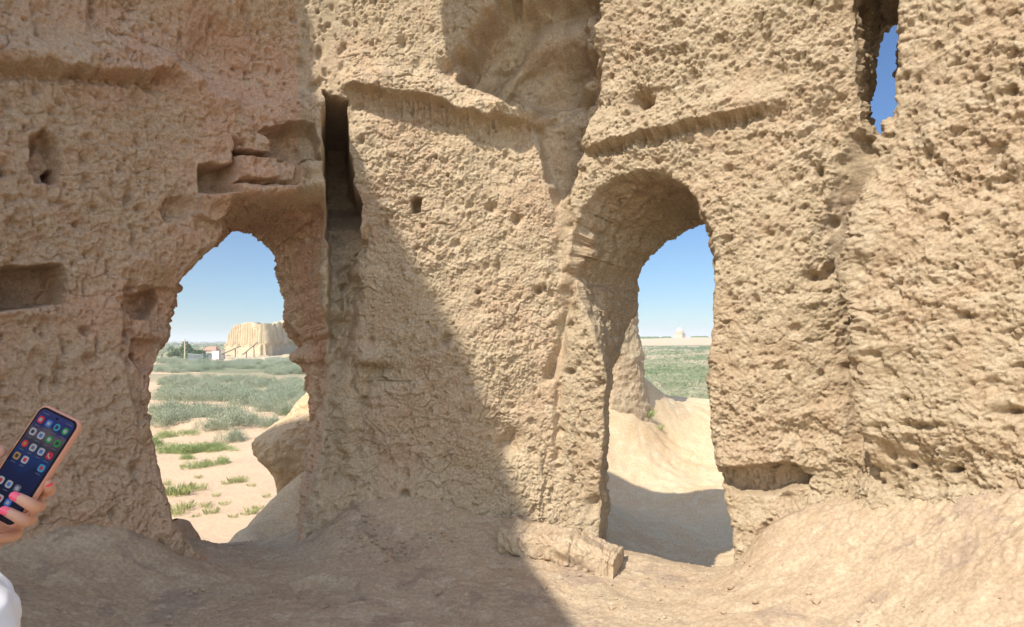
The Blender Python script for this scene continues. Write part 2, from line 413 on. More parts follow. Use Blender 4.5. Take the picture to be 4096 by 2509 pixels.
# slit and the shaded pier beside it
slit_d = np.interp(PY, [200, 300, 430, 520, 640, 760, 860], [1.6, 1.6, 1.45, 0.75, 0.34, 0.20, 0.06])
pit([(781, 222), (800, 228), (829, 240), (833, 330), (838, 390), (848, 430), (862, 470), (870, 540), (862, 600), (842, 650), (826, 720), (812, 800), (800, 860), (792, 760), (788, 600), (783, 490), (778, 330)], slit_d, 11, wob=4.0)
groove([(835, 640), (846, 720), (836, 800), (815, 880)], 0.16, 18)
groove([(812, 780), (800, 850), (790, 950), (798, 1050), (812, 1150)], 0.17, 24)
groove([(880, 930), (868, 1010), (858, 1090)], 0.06, 12)
pit([(842, 598), (872, 575), (884, 582), (880, 606), (862, 618)], 0.12, 7)
pit([(815, 680), (860, 660), (868, 700), (840, 735)], 0.10, 9)
bump(868, 552, 24, 26, 0.10); bump(756, 560, 22, 20, 0.07, 1.4); bump(742, 610, 22, 26, 0.08, 1.4); bump(765, 655, 18, 24, 0.07, 1.4); bump(738, 705, 20, 26, 0.08, 1.4); bump(764, 745, 20, 22, 0.06, 1.4); bump(762, 790, 34, 14, 0.07); bump(752, 850, 40, 12, 0.05)
ledge([(860, 868), (920, 874)], 0.07, 30, 7, 0.06, 22, 2)
bump(900, 860, 30, 18, 0.05)
pit([(895, 874), (922, 872), (920, 905), (935, 912), (880, 915), (888, 895)], 0.06, 3, wob=1)
pit([(900, 914), (990, 916), (990, 919), (900, 918)], 0.05, 2.5, wob=1)
groove([(848, 860), (850, 900), (852, 940)], 0.06, 6)
bump(960, 960, 60, 40, 0.04)
# middle wall: niche, ledge, smooth plaster, pockets
bump(740, 120, 90, 160, -0.05)
bump(900, 180, 80, 60, 0.03)
nic = sdpoly(PX + 8 * WX, PY + 8 * WY, [(1215, -60), (1180, 20), (1130, 70), (1095, 130), (1085, 185), (1120, 225), (1200, 250), (1262, 275), (1330, 300), (1400, 250), (1440, 170), (1455, 60), (1450, -60)])
nicw = sstep(6, -75, nic); nicw = np.where(PX < 1260, sstep(6, -42, nic), nicw)
H -= 0.46 * nicw
sh = np.exp(-(np.minimum(0, (PX - 1200) * 0.7 + (PY - 100) * 0.7)) ** 2 / 9e3)
H += 0.028 * nicw * np.sin(((PX - 1100) * 0.62 + (PY - 200) * 0.40) / 8.5 + 0.5 * WX) * sstep(1390, 1300, PX)
bump(1345, 60, 60, 55, 0.12); bump(1390, 20, 50, 60, 0.06)
bump(1080, 165, 22, 22, -0.10, 1.2)
ledge([(835, 205), (930, 222), (1000, 235), (1060, 252), (1130, 276), (1200, 285), (1262, 292)], 0.15, 46, 9, 0.04, 60)
groove([(1108, 205), (1150, 130), (1225, 55)], 0.05, 9)
groove([(1160, 225), (1200, 150), (1285, 70)], 0.06, 10)
groove([(1215, 240), (1250, 165), (1320, 110)], 0.06, 10)
bump(1370, 75, 75, 50, 0.16); bump(1300, 90, 40, 30, 0.08)
pit([(1290, 300), (1330, 262), (1400, 200), (1450, 130), (1440, 220), (1410, 310), (1372, 440), (1340, 500), (1312, 430)], 0.17, 16)
bump(1215, 262, 50, 18, 0.07)
bump(1040, 205, 34, 22, 0.05)
pit([(988, 484), (996, 474), (1014, 476), (1012, 512), (990, 514)], 0.22, 2.5, wob=1)
for (x, y, a, b, d) in ((1180, 500, 12, 12, .08), (1243, 530, 9, 12, .10), (1150, 703, 6, 5, .09), (1296, 700, 8, 9, .09), (1310, 695, 6, 8, .05), (929, 537, 5, 12, .06), (1072, 815, 9, 15, .10), (1370, 896, 10, 7, .09),
                        (1220, 1065, 34, 34, .13), (1425, 1215, 16, 24, .10), (1225, 1075, 14, 12, .05), (1190, 1030, 20, 20, .04), (1540, 240, 22, 20, .22), (1560, 248, 16, 10, .10), (1290, 310, 18, 30, .05), (1200, 640, 5, 20, .04)):
    bump(x, y, a, b, -d)
groove([(1372, 665), (1362, 720), (1350, 790), (1338, 860), (1326, 905)], 0.11, 13)
groove([(1345, 930), (1340, 1030), (1336, 1100)], 0.05, 9)
groove([(1348, 330), (1352, 450), (1356, 560), (1345, 660)], 0.06, 22)
groove([(1288, 1030), (1312, 1080), (1310, 1250)], 0.03, 5)
groove([(1390, 960), (1385, 1080), (1380, 1200)], 0.025, 5)
# right wall
ledge([(1412, 352), (1500, 338), (1580, 318), (1640, 300), (1700, 285), (1780, 272), (1860, 262)], 0.085, 50, 8, 0.06, 26)
bump(1480, 90, 30, 110, -0.06); bump(1505, 170, 20, 30, -0.05)
for (x, y, a, b, d) in ((1965, 668, 30, 13, .11), (1995, 650, 14, 10, .10), (1975, 418, 8, 15, .14), (2050, 885, 26, 14, .08), (2090, 560, 12, 30, .14), (1930, 1035, 60, 26, .05), (1640, 60, 14, 9, .05),
                        (2212, 1117, 9, 6, .11), (2312, 1128, 14, 8, .14), (2155, 1225, 10, 5, .05), (2438, 990, 30, 12, .12), (2330, 60, 20, 10, .04), (2375, 195, 14, 7, .06), (2100, 1050, 40, 22, .08), (2250, 1020, 50, 8, .06),
                        (1920, 170, 16, 30, .03), (1990, 290, 22, 50, .07), (2005, 350, 16, 26, .06)):
    bump(x, y, a, b, -d)
pit([(1728, 1125), (1790, 1122), (1860, 1110), (1920, 1120), (1952, 1148), (1945, 1168), (1900, 1172), (1860, 1190), (1780, 1185), (1740, 1165)], 0.16, 8)
ledge([(1720, 1118), (1800, 1112), (1900, 1102), (1945, 1120)], 0.07, 46, 6, 0, 1, 3)
# pale slide under the high slit, far right buttress standing proud
slide = sdpoly(PX + 4 * WX, PY, [(2062, 330), (2112, 352), (2096, 450), (2084, 540), (2078, 640), (2050, 660), (1995, 640), (1990, 540), (2002, 440), (2010, 390)])
slidew = sstep(10, -22, slide)
H -= 0.05 * slidew
edge = np.interp(PY, [-80, 60, 200, 357, 450, 520, 600, 680, 740, 800, 900, 960, 1045, 1110, 1250], [2160, 2158, 2146, 2112, 2096, 2086, 2080, 2080, 2092, 2112, 2104, 2102, 2118, 2130, 2150])
dd = PX - edge + 3 * WX
groove([(2078, 538), (2079, 620), (2086, 700), (2104, 760), (2112, 820)], 0.20, 9)
groove([(2100, 940), (2104, 1000), (2112, 1046)], 0.20, 9)
groove([(2096, 830), (2100, 930)], 0.07, 6)
groove([(2070, 345), (2062, 450), (2056, 560), (2060, 680), (2074, 800), (2078, 950), (2090, 1040)], 0.15, 30)
bump(2290, 700, 150, 420, 0.09); bump(1880, 640, 150, 460, 0.07); bump(2010, 760, 50, 160, -0.04)
prd = (0.03 + 0.21 * sstep(380, 620, PY)) * sstep(1180, 1020, PY)
H += prd * sstep(-3, 5, dd) * np.exp(-np.maximum(dd, 0) / 260.0)
H -= 0.05 * sstep(30, 0, np.abs(dd + 12)) * sstep(900, 500, PY)
pit([(2052, 540), (2072, 556), (2090, 582), (2086, 606), (2056, 612)], 0.40, 5, wob=2)
pit([(2046, 640), (2076, 648), (2098, 672), (2104, 740), (2084, 748), (2056, 704)], 0.42, 5, wob=2)
pit([(2074, 742), (2104, 736), (2110, 800), (2098, 826), (2082, 792)], 0.40, 4, wob=2)
pit([(2068, 940), (2092, 930), (2104, 990), (2130, 1026), (2120, 1046), (2078, 1042)], 0.38, 5, wob=2)
# foot of the walls swells into the floor
foot = np.interp(PX, [0, 300, 500, 800, 1000, 1300, 1500, 1780, 1950, 2200, 2463], [1150, 1120, 1250, 1180, 1170, 1230, 1290, 1290, 1200, 1180, 1180])
H += 0.16 * sstep(-90, 120, PY - foot) * sstep(-500, 0, PX)
# rounded rims of the openings
for s_, r, dep in zip(SDS, (26, 11, 9), (0.10, 0.035, 0.03)):
    t = np.clip(s_ / r, 0, 1)
    H -= dep * (1 - np.sqrt(np.clip(1 - (1 - t) ** 2, 0, 1)))

# --- grain of the mud, from broad swells to clods
calm = np.clip(0.85 * sstep(850, 700, np.abs(PX - 770) * 3 + np.maximum(0, PY - 200) * 4 + 600) + 0.8 * slidew, 0, 0.85)
calm = np.maximum(calm, 0.8 * sstep(70, 30, np.abs(PX - 765 - WX * 10)) * sstep(220, 160, PY))
calm = np.maximum(calm, 0.72 * nicw)
strip = sstep(26, 8, np.abs(PX - np.interp(PY, [300, 660, 900, 1200], [1340, 1358, 1350, 1345]))) * sstep(1250, 1100, PY)
calm = np.maximum(calm, 0.7 * strip)
macro = fbm(B3, 1.7, 3, 1.0) * 0.035
U = SG + 0.02 * WX; Vv = ZG + 0.02 * WY
n_mid = fbm(B3, 7.5, 3, 2.0) * 0.016
# mud brick courses, worn
crs = ZG / 0.115 + 0.25 * WY; row = np.floor(crs); fr = np.abs(crs - row - 0.5) * 2
hx = SG / 0.31 + 0.5 * (row % 2) + 0.12 * WX; fx_ = np.abs(hx - np.floor(hx) - 0.5) * 2
cmask = sstep(-0.35, 0.35, perlin(B3[..., 0] * 1.9, B3[..., 1] * 1.9, B3[..., 2] * 1.9 + 9))
brick = -(sstep(0.86, 1.0, fr) * 0.010 + sstep(0.92, 1.0, fx_) * 0.009) * cmask
rb = np.random.default_rng(3).random((256, 256)); brick += (rb[(np.floor(hx).astype(int)) & 255, row.astype(int) & 255] - 0.5) * 0.014 * cmask
f1, f2 = worley2((U + 0.008 * wx2) * 19, (Vv + 0.006 * WX) * 22, 21)
clod = (np.clip(f2 - f1, 0, 0.5) / 0.5) ** 0.6
f1b, f2b = worley2((U + 0.01 * wx2) * 44 + 7, Vv * 50, 22)
clod2 = (np.clip(f2b - f1b, 0, 0.5) / 0.5) ** 0.6
rid = 1 - np.abs(perlin(B3[..., 0] * 16 + 0.7 * WX, B3[..., 1] * 16, B3[..., 2] * 16 + 0.7 * WY)) * 2.2
rid2 = 1 - np.abs(perlin(B3[..., 0] * 36 + 0.7 * WX, B3[..., 1] * 36 + wx2, B3[..., 2] * 36)) * 2.2
fin = fbm(B3, 48, 3, 4.0, 0.62) * 0.0062
streak = perlin(SG * 34, WY * 0.4, ZG * 3.4) + 0.6 * perlin(SG * 70, 5 + WY * 0.3, ZG * 6)
ampB = 0.55 + 0.75 * sstep(-0.25, 0.35, perlin(B3[..., 0] * 2.3, B3[..., 1] * 2.3 + 4, B3[..., 2] * 2.3))
det_A = brick * 1.2 + n_mid * 1.0 + clod * 0.004 + rid * 0.004 + streak * 0.0045 * sstep(1150, 900, PY) + rid2 * 0.003 + fin * 0.9
det_B = brick * 0.9 + n_mid + ampB * (clod * 0.010 + rid * 0.008 + clod2 * 0.007 + rid2 * 0.007) + fin * 1.3
det_B_sh = brick * 1.3 + n_mid * 0.9 + rid * 0.004 + clod * 0.003 + fin * 0.9 + rid2 * 0.002
sm = sstep(40, -40, PX - np.interp(PY, [380, 800, 1500], [830, 890, 1230])) * wB
f1c, f2c = worley2((U + 0.012 * WX) * 10, (Vv + 0.012 * WY) * 12, 25)
clodc = (np.clip(f2c - f1c, 0, 0.4) / 0.4) ** 0.7
det_C = n_mid * 1.3 + brick * 0.35 + clodc * 0.004 + ampB * (clod * 0.009 + rid * 0.011 + clod2 * 0.005 + rid2 * 0.007) + fin * 1.2 + wD * (rid * 0.004 - clodc * 0.004)
def bil(f, sx=1.0, off=0.0): return np.abs(perlin((B3[..., 0] + 0.010 * WX) * f * sx + off, (B3[..., 1]) * f * sx, (B3[..., 2] + 0.010 * WY) * f))
def terr(n, k, w=0.22):
    t = n * k; fl = np.floor(t); return (fl + sstep(0.5 - w, 0.5 + w, t - fl)) / k
b1, b2, b3 = bil(13), bil(27, 1.0, 5.0), bil(58, 1.0, 9.0)
b4 = bil(74, 1.0, 13.0)
crumb = (b1 * 0.011 + b2 * 0.013 + b3 * 0.012 + b4 * 0.006)
flake = terr(perlin(B3[..., 0] * 8 + WX * .4, B3[..., 1] * 8, B3[..., 2] * 11 + WY * .4) + 0.35 * wx2, 2.6, 0.12) * 0.020
flake2 = terr(perlin(B3[..., 0] * 22 + WX * .5, B3[..., 1] * 22 + 3, B3[..., 2] * 26) + 0.4 * perlin(B3[..., 0] * 60, B3[..., 1] * 60, B3[..., 2] * 60), 2.2, 0.15) * 0.009
chip = -sstep(0.50, 0.62, perlin(B3[..., 0] * 10 + 3, B3[..., 1] * 10, B3[..., 2] * 14) + 0.3 * wx2) * 0.022
amp2 = 0.45 + 1.25 * sstep(-0.35, 0.45, perlin(B3[..., 0] * 1.6 + 8, B3[..., 1] * 1.6 + 4, B3[..., 2] * 1.6))
det_A = brick * 1.5 + n_mid * 1.0 + (crumb * 0.35 + flake * 0.55 + flake2 * 0.45) * amp2 + streak * 0.0045 * sstep(1150, 900, PY) + fin * 0.8 + chip * 0.5
det_B = brick * 1.5 + n_mid * 0.8 + amp2 * (crumb * 0.95 + flake * 0.35 + flake2 * 0.7 + clod2 * 0.003) + fin * 1.1 + chip * 0.5 + streak * 0.003
det_B_sh = brick * 1.7 + n_mid * 0.9 + (crumb * 0.3 + flake * 0.5 + flake2 * 0.4) + fin * 0.8
det_C = brick * 0.5 + n_mid * 1.3 + amp2 * (crumb * 0.85 + flake * 0.7 + flake2 * 0.7) + fin * 1.1 + chip * 1.0
f1d, f2d = worley2(U * 2.3 + 0.5 * WX * .12 + 3, Vv * 2.9 + 0.06 * wx2, 41)
crk = -0.020 * sstep(0.028, 0.0, f2d - f1d) * sstep(-0.15, 0.25, perlin(B3[..., 0] * 1.1, B3[..., 1] * 1.1 + 9, B3[..., 2] * 1.1))
f1e, f2e = worley2(U * 6.5 + 0.10 * WX + 3, Vv * 7.5 + 0.10 * WY, 42)
crk = crk - 0.009 * sstep(0.045, 0.0, f2e - f1e) * sstep(0.0, 0.3, perlin(B3[..., 0] * 2.1 + 4, B3[..., 1] * 2.1 + 9, B3[..., 2] * 2.1))
wsum = wA + wB + wC
DET = crk + (det_A * wA + (det_B * (1 - sm) + det_B_sh * sm) * wB + det_C * wC) / wsum
H += macro + DET * (1 - 0.8 * calm) 
# little holes left by straw and insects
r = np.random.default_rng(99)
fi = np.where(np.isin(s_all, s_fine))[0]; zi = np.where((z_all > -0.4) & (z_all < 4.8))[0]
kk = 12
gx, gy = np.meshgrid(np.arange(-kk, kk + 1), np.arange(-kk, kk + 1), indexing='ij')
for n_ in range(8200):
    i = r.integers(fi[0] + kk, fi[-1] - kk); j = r.integers(zi[0] + kk, zi[-1] - kk)
    p_ = PX[i, j]
    dens = 1.0 if p_ < 800 else (0.9 if sm[i, j] > 0.5 else 0.45)
    if r.random() > dens * 1.0: continue
    rad = (1.0 + r.exponential(1.1)); rad = min(rad, 6.0); el = r.uniform(0.7, 1.9)
    g = np.exp(-((gx / rad) ** 2 + (gy / (rad * el)) ** 2) ** 1.5)
    H[i - kk:i + kk + 1, j - kk:j + kk + 1] -= g * (0.010 + 0.006 * rad)
# drips below the ledges
for (pts, ln, amp) in (([(-60, 160), (250, 172), (420, 165)], 46, 0.055), ([(920, 232), (1060, 262), (1200, 295)], 40, 0.08), ([(1430, 350), (1500, 338), (1640, 300), (1860, 262)], 34, 0.06)):
    P = np.array(pts, float); yl = np.interp(PX, P[:, 0], P[:, 1]); v = PY - yl
    m_ = sstep(P[0, 0] - 20, P[0, 0] + 20, PX) * sstep(P[-1, 0] + 20, P[-1, 0] - 20, PX)
    H += m_ * amp * np.abs(perlin(SG * 17 + 0.3 * WX, 3, ZG * 2) + 0.5 * perlin(SG * 41, 5, ZG * 4)) * sstep(-14, 6, v) * sstep(ln * 1.5, ln * 0.4, v)

POS = BASE + NRM * H[..., None]
# ragged top well above the view
topz = np.interp(s_all, [cum[2] - .6, cum[2] + .5, cum[4] + .3, cum[7], cum[9]], [6.2, 5.3, 5.2, 5.4, 6.0]) + 0.16 * np.interp(s_all, np.linspace(0, cum[-1], 24), np.random.default_rng(8).normal(size=24))
zz = POS[..., 2]; hi = zz > 4.9
POS[..., 2] = np.where(hi, 4.9 + (zz - 4.9) * ((topz[:, None] - 4.9) / (8.2 - 4.9)), zz)
PHI = np.minimum(np.minimum(SDS[0], SDS[1]), SDS[2])

# ------------------------------------------------------------------ clip the face at the openings, build reveals
ns, nz_ = SG.shape
idx = np.arange(ns * nz_).reshape(ns, nz_)
phf = PHI.ravel(); posf = POS.reshape(-1, 3)
q = np.stack([idx[:-1, :-1], idx[1:, :-1], idx[1:, 1:], idx[:-1, 1:]], -1).reshape(-1, 4)
inside = phf[q] <= 0
cnt = inside.sum(1)
quads = q[cnt == 0]
mixed = q[(cnt > 0) & (cnt < 4)]
newv = []; ekey = {}; tris = []; bedges = []
pxf = PX.ravel(); pyf = PY.ravel(); nrf = NRM.reshape(-1, 3)
newpx = []; newn = []
def cutv(a, b):
    k = (a, b) if a < b else (b, a)
    if k in ekey: return ekey[k]
    t = phf[a] / (phf[a] - phf[b]); t = min(max(t, 0.02), 0.98)
    newv.append(posf[a] * (1 - t) + posf[b] * t); newpx.append((pxf[a] * (1 - t) + pxf[b] * t, pyf[a] * (1 - t) + pyf[b] * t)); newn.append(nrf[a])
    ekey[k] = ns * nz_ + len(newv) - 1
    return ekey[k]
for c in mixed.tolist():
    poly = []; cuts = []
    for k in range(4):
        a, b = c[k], c[(k + 1) % 4]
        if phf[a] > 0: poly.append(a)
        if (phf[a] > 0) != (phf[b] > 0):
            v_ = cutv(a, b); poly.append(v_); cuts.append(v_)
    for k in range(1, len(poly) - 1): tris.append((poly[0], poly[k], poly[k + 1]))
    if len(cuts) == 2: bedges.append((cuts[0], cuts[1]))
ALLV = np.concatenate([posf, np.array(newv)]); newpx = np.array(newpx); newn = np.array(newn)
tris = np.array(tris)
# chain boundary edges into loops
from collections import defaultdict
adj = defaultdict(list)
for a, b in bedges: adj[a].append(b); adj[b].append(a)
loops = []; seen = set()
for st in list(adj):
    if st in seen: continue
    lp = [st]; seen.add(st); cur = st
    while True:
        nx_ = [k for k in adj[cur] if k not in seen]
        if not nx_: break
        cur = nx_[0]; seen.add(cur); lp.append(cur)
    if len(lp) > 60: loops.append(lp)
print("loops", [len(l) for l in loops])
def reveal(lp):
    ii = np.array(lp) - ns * nz_
    fp = newpx[ii]; P0 = ALLV[np.array(lp)]; n0 = newn[ii]
    cxy = fp.mean(0)
    oi = int(np.argmin([abs(sdpoly(cxy[:1], cxy[1:], o['front'])[0] + 1e-3) if sdpoly(cxy[:1], cxy[1:], o['front'])[0] < 0 else 1e9 for o in ops]))
    o = ops[oi]; F = o['front']; Bk = o['back']; n = len(F)
    best = np.full(len(fp), 1e9); bp_ = np.zeros((len(fp), 2))
    for i in range(n):
        a = F[i]; b = F[(i + 1) % n]; ev = b - a
        t = np.clip(((fp - a) @ ev) / (ev @ ev + 1e-9), 0, 1); d = np.hypot(*(fp - a - t[:, None] * ev).T)
        m_ = d < best; best[m_] = d[m_]; bb = Bk[i] + (Bk[(i + 1) % n] - Bk[i]) * t[:, None]; bp_[m_] = bb[m_]
    k = np.array([1, 2, 3, 2, 1.0]); k /= k.sum()
    bs = sum(w * np.roll(bp_, j - 2, 0) for j, w in enumerate(k))
    dr = ray(bs[:, 0], bs[:, 1]); t = ((o['p0'] - np.array(CAM)) @ o['n']) / (dr @ o['n'])
    P1 = np.array(CAM) + dr * t[:, None]
    NT = 110
    T = np.linspace(0, 1, NT)
    G = P0[:, None] + (P1 - P0)[:, None] * T[None, :, None]
    # pull the first strip straight back along the wall before it turns, rounding the rim
    G += (-n0)[:, None] * (0.05 * np.sin(np.pi * np.clip(T * 3, 0, 1)) * 1.0)[None, :, None]
    du = np.roll(G, -1, 0) - np.roll(G, 1, 0); dv = np.gradient(G, axis=1)
    nn = np.cross(du, dv); nn /= np.linalg.norm(nn, axis=-1)[..., None] + 1e-9
    cen = G.mean((0, 1)); sgn = np.sign(((cen - G) * nn).sum(-1).mean()); nn *= sgn
    for _ in range(14): nn = (nn + np.roll(nn, 2, 0) + np.roll(nn, -2, 0)); nn /= np.linalg.norm(nn, axis=-1)[..., None] + 1e-9
    ramp = sstep(0, 0.10, T)[None, :]
    per = np.concatenate([[0], np.cumsum(np.linalg.norm(np.diff(P0, axis=0), axis=1))])[:, None]
    dep = (T * o['thick'] * 1.2)[None, :]
    wx_ = perlin(G[..., 0] * 9, G[..., 1] * 9, G[..., 2] * 9) * 2
    h = fbm(G, 2.4, 3, 6.0) * 0.05 + fbm(G, 9, 3, 2.0) * 0.018 + (1 - np.abs(perlin(G[..., 0] * 15 + wx_, G[..., 1] * 15, G[..., 2] * 15)) * 2.2) * 0.009 + fbm(G, 40, 2, 4.0) * 0.007
    # broken courses of mud brick in the thickness
    if oi == 1:
        bl = np.floor(dep / 0.36 + 0.35 * wx_ * 0.3 + per * 0.15); rr = np.random.default_rng(17).random(256)
        fr2 = np.abs(((dep / 0.36 + 0.1 * wx_ + per * 0.15) % 1) - 0.5) * 2
        up = sstep(1.9, 2.3, G[..., 2])
        h = h - sstep(0.90, 1.0, fr2) * 0.035 * up + (rr[bl.astype(int) & 255] - 0.5) * 0.03 * up
        # impost block at the springing of the vault
        blk = np.exp(-((G[..., 2] - 2.42) / 0.16) ** 4) * (P0[:, 0] < P0[:, 0].mean())[:, None] * sstep(1.0, 0.8, T)[None]
        h = h + 0.09 * blk
    else:
        cr2 = G[..., 2] / 0.16 + 0.3 * wx_; frz = np.abs(cr2 % 1 - 0.5) * 2
        rr = np.random.default_rng(18).random((256, 64))
        h = h - sstep(0.8, 1.0, frz) * 0.028 + (rr[np.floor(cr2).astype(int) & 255, np.floor(dep / 0.3 + 0.2 * wx_).astype(int) & 63] - 0.5) * 0.07
        if oi == 0:
            kx, ky = proj(G)
            h = h + 0.13 * np.exp(-((kx - 715) / 30) ** 2 - ((ky - 856) / 12) ** 2)
    h = h - h[:, -1:] * 0.35 * T[None] ** 4
    for _ in range(2): h = (h * 2 + np.roll(h, 1, 0) + np.roll(h, -1, 0)) / 4
    h = h + fbm(G, 34, 3, 7.0, .6) * 0.009
    G2 = G + nn * (h * ramp)[..., None]
    # outer flange so the back of the wall closes round the hole
    c1 = P1.mean(0); fl = P1 + (P1 - c1) / (np.linalg.norm(P1 - c1, axis=1)[:, None]) * 0.30 + (-o['n'])[None] * 0.0
    G3 = np.concatenate([G2, ((G2[:, -1] + fl) / 2)[:, None], fl[:, None]], 1)
    m_ = len(lp)
    return G3.reshape(-1, 3), gridfaces(m_, G3.shape[1], True), oi
pieces = {0: [], 1: [], 2: []}
for lp in loops:
    V, Fq, oi = reveal(lp); print("reveal", oi, len(V)); pieces[oi].append((V, Fq))

# back face of the whole ruin, coarse, with holes a little wider than the far outlines
sb = np.arange(0, cum[-1], 0.07); zb = np.arange(-3.4, 8.2, 0.07)
xb, yb = smooth_curve(sb, 0.5)
xa, ya = smooth_curve(sb + .3, 0.5); xc, yc = smooth_curve(sb - .3, 0.5)
tnx, tny = (ya - yc), -(xa - xc); l2 = np.hypot(tnx, tny); tnx /= l2; tny /= l2
TH = np.interp(sb, [0, cum[1], cum[2], cum[4], cum[5], cum[6], cum[7], cum[9]], [1.05, 1.05, 1.0, 1.2, 1.25, 1.1, 0.95, 0.9])
TH = TH + 1.0 * np.exp(-((sb - (cum[2] + 0.42)) / 0.42) ** 2)
SB, ZB = np.meshgrid(sb, zb, indexing='ij')
BK = np.stack([np.broadcast_to((xb - tnx * TH)[:, None], SB.shape), np.broadcast_to((yb - tny * TH)[:, None], SB.shape), ZB], -1)
kx, ky = proj(BK)
mb = np.ones(SB.shape, bool)
for o in ops: mb &= sdpoly(kx, ky, o['back']) > 8
tb = np.interp(sb, s_all, topz)
BK[..., 2] = np.where(ZB > 4.9, 4.9 + (ZB - 4.9) * ((tb[:, None] - 4.9) / 3.3), ZB)
nb = (fbm(BK, 2.0, 4, 8.0) * 0.05)
BK = BK - np.stack([tnx[:, None] * (nb - 0.0), tny[:, None] * nb, nb * 0], -1) * 1.0
ib = np.arange(SB.size).reshape(SB.shape)
qb = np.stack([ib[:-1, :-1], ib[:-1, 1:], ib[1:, 1:], ib[1:, :-1]], -1).reshape(-1, 4)
qb_ok = mb.ravel()[qb].all(1)
qs_b = SB.ravel()[qb[:, 0]]

LAB = [("left_wall", 0, 2.5, "shaded brown adobe wall on the left with the opening that frames the far fortress"),
       ("middle_wall", 2.5, 4.5, "sunlit flaking adobe wall between the two arched openings, crossed by a diagonal shadow"),
       ("right_wall", 4.5, 6.5, "sunlit adobe wall pierced by the taller vaulted arch, right of the corner"),
       ("end_wall", 6.5, 9, "rough adobe wall at the right edge, standing proud beside the narrow sky slit")]
cutsS = [0, cum[2] + 0.10, cum[4] + 0.02, cum[6] + 0.0, cum[-1] + 1]
# the far right wall begins on the right rim of the slit
sid = idx // nz_
qs = s_all[(quads[:, 0] // nz_)]
qpx = pxf[quads[:, 0]]; qpy = pyf[quads[:, 0]]
edge_q = np.interp(qpy, [-80, 60, 200, 357, 600, 1250], [2158, 2158, 2146, 2112, 2085, 2110])
def wall_id(s, px, py):
    w = np.searchsorted(cutsS, s, side='right') - 1
    w = np.where(w == 3, 2, w)
    eg = np.interp(py, [-80, 60, 200, 357, 600, 1250], [2135, 2135, 2122, 2110, 2085, 2110])
    return np.where((w >= 2) & (px > eg), 3, w)
wq = wall_id(qs, qpx, qpy)
tri_px = np.concatenate([pxf, newpx[:, 0]])[tris[:, 0]]; tri_py = np.concatenate([pyf, newpx[:, 1]])[tris[:, 0]]
sv = np.concatenate([np.repeat(s_all, nz_), np.interp(newpx[:, 0], PX[:, 400], s_all)])
tri_s = np.interp(tri_px, PX[fi[0]:fi[-1], 400], s_all[fi[0]:fi[-1]])
wt = wall_id(tri_s, tri_px, tri_py)
wqb = wall_id(qs_b, np.interp(qs_b, s_all, PX[:, 400]), np.full(len(qb), 700.0))
mats = [M_A, M_B, M_C, M_C]
WALLS = []
for w in range(4):
    Q = quads[wq == w]; T3 = tris[wt == w]
    used, inv = np.unique(np.concatenate([Q.ravel(), T3.ravel()]), return_inverse=True)
    V = [ALLV[used]]; Qn = [inv[:Q.size].reshape(-1, 4)]; Tn = inv[Q.size:].reshape(-1, 3); off = len(used)
    for oi, ww in ((0, 0), (1, 2), (2, 2)):
        if ww != w: continue
        for (Vr, Fr) in pieces[oi]:
            V.append(Vr); Qn.append(Fr + off); off += len(Vr)
    QB = qb[(wqb == w) & qb_ok]; u2, i2 = np.unique(QB.ravel(), return_inverse=True)
    V.append(BK.reshape(-1, 3)[u2]); Qn.append(i2.reshape(-1, 4) + off); off += len(u2)
    # top strip joining face and back
    cols = np.where((np.searchsorted(cutsS, s_all, side='right') - 1 == w))[0]
    if len(cols) > 2:
        cols = np.unique(np.concatenate([cols[::6], cols[-1:]])); F_ = POS[cols, -1]
        sx_ = s_all[cols]
        bxk = np.interp(sx_, sb, BK[:, -1, 0]); byk = np.interp(sx_, sb, BK[:, -1, 1]); bzk = np.interp(sx_, sb, BK[:, -1, 2])
        Bq = np.stack([bxk, byk, bzk], -1)
        tt = np.linspace(0, 1, 8)[None, :, None]; G = F_[:, None] * (1 - tt) + Bq[:, None] * tt
        G[..., 2] += 0.18 * np.sin(np.pi * tt[..., 0]) + 0.05 * fbm(G, 3, 2)* np.sin(np.pi * tt[..., 0])
        V.append(G.reshape(-1, 3)); Qn.append(gridfaces(G.shape[0], 8) + off); off += G.shape[0] * 8
    me = mesh_np(LAB[w][0], np.concatenate(V), np.concatenate(Qn), Tn)
    o = obj("adobe_wall", me, mats[w], label=LAB[w][3], category="wall", kind="thing")
    WALLS.append(o)

# ------------------------------------------------------------------ thin plate surfaces through surveyed points
def tps(pts, lam=1e-3):
    P = np.array(pts, float); n = len(P)
    d = np.hypot(P[:, None, 0] - P[None, :, 0], P[:, None, 1] - P[None, :, 1])
    K = np.where(d > 0, d * d * np.log(d + 1e-12), 0) + lam * np.eye(n)
    A = np.zeros((n + 3, n + 3)); A[:n, :n] = K; A[:n, n] = 1; A[:n, n + 1:] = P[:, :2]; A[n, :n] = 1; A[n + 1:, :n] = P[:, :2].T
    c = np.linalg.solve(A, np.concatenate([P[:, 2], np.zeros(3)]))
    def f(x, y):
        r = c[n] + c[n + 1] * x + c[n + 2] * y
        for i in range(n):
            d2 = (x - P[i, 0]) ** 2 + (y - P[i, 1]) ** 2
            r = r + c[i] * 0.5 * d2 * np.log(d2 + 1e-12)
        return r
    return f
def P_(fx, fy, Y): return tuple(at(np.array(fx), np.array(fy), np.array(Y)))
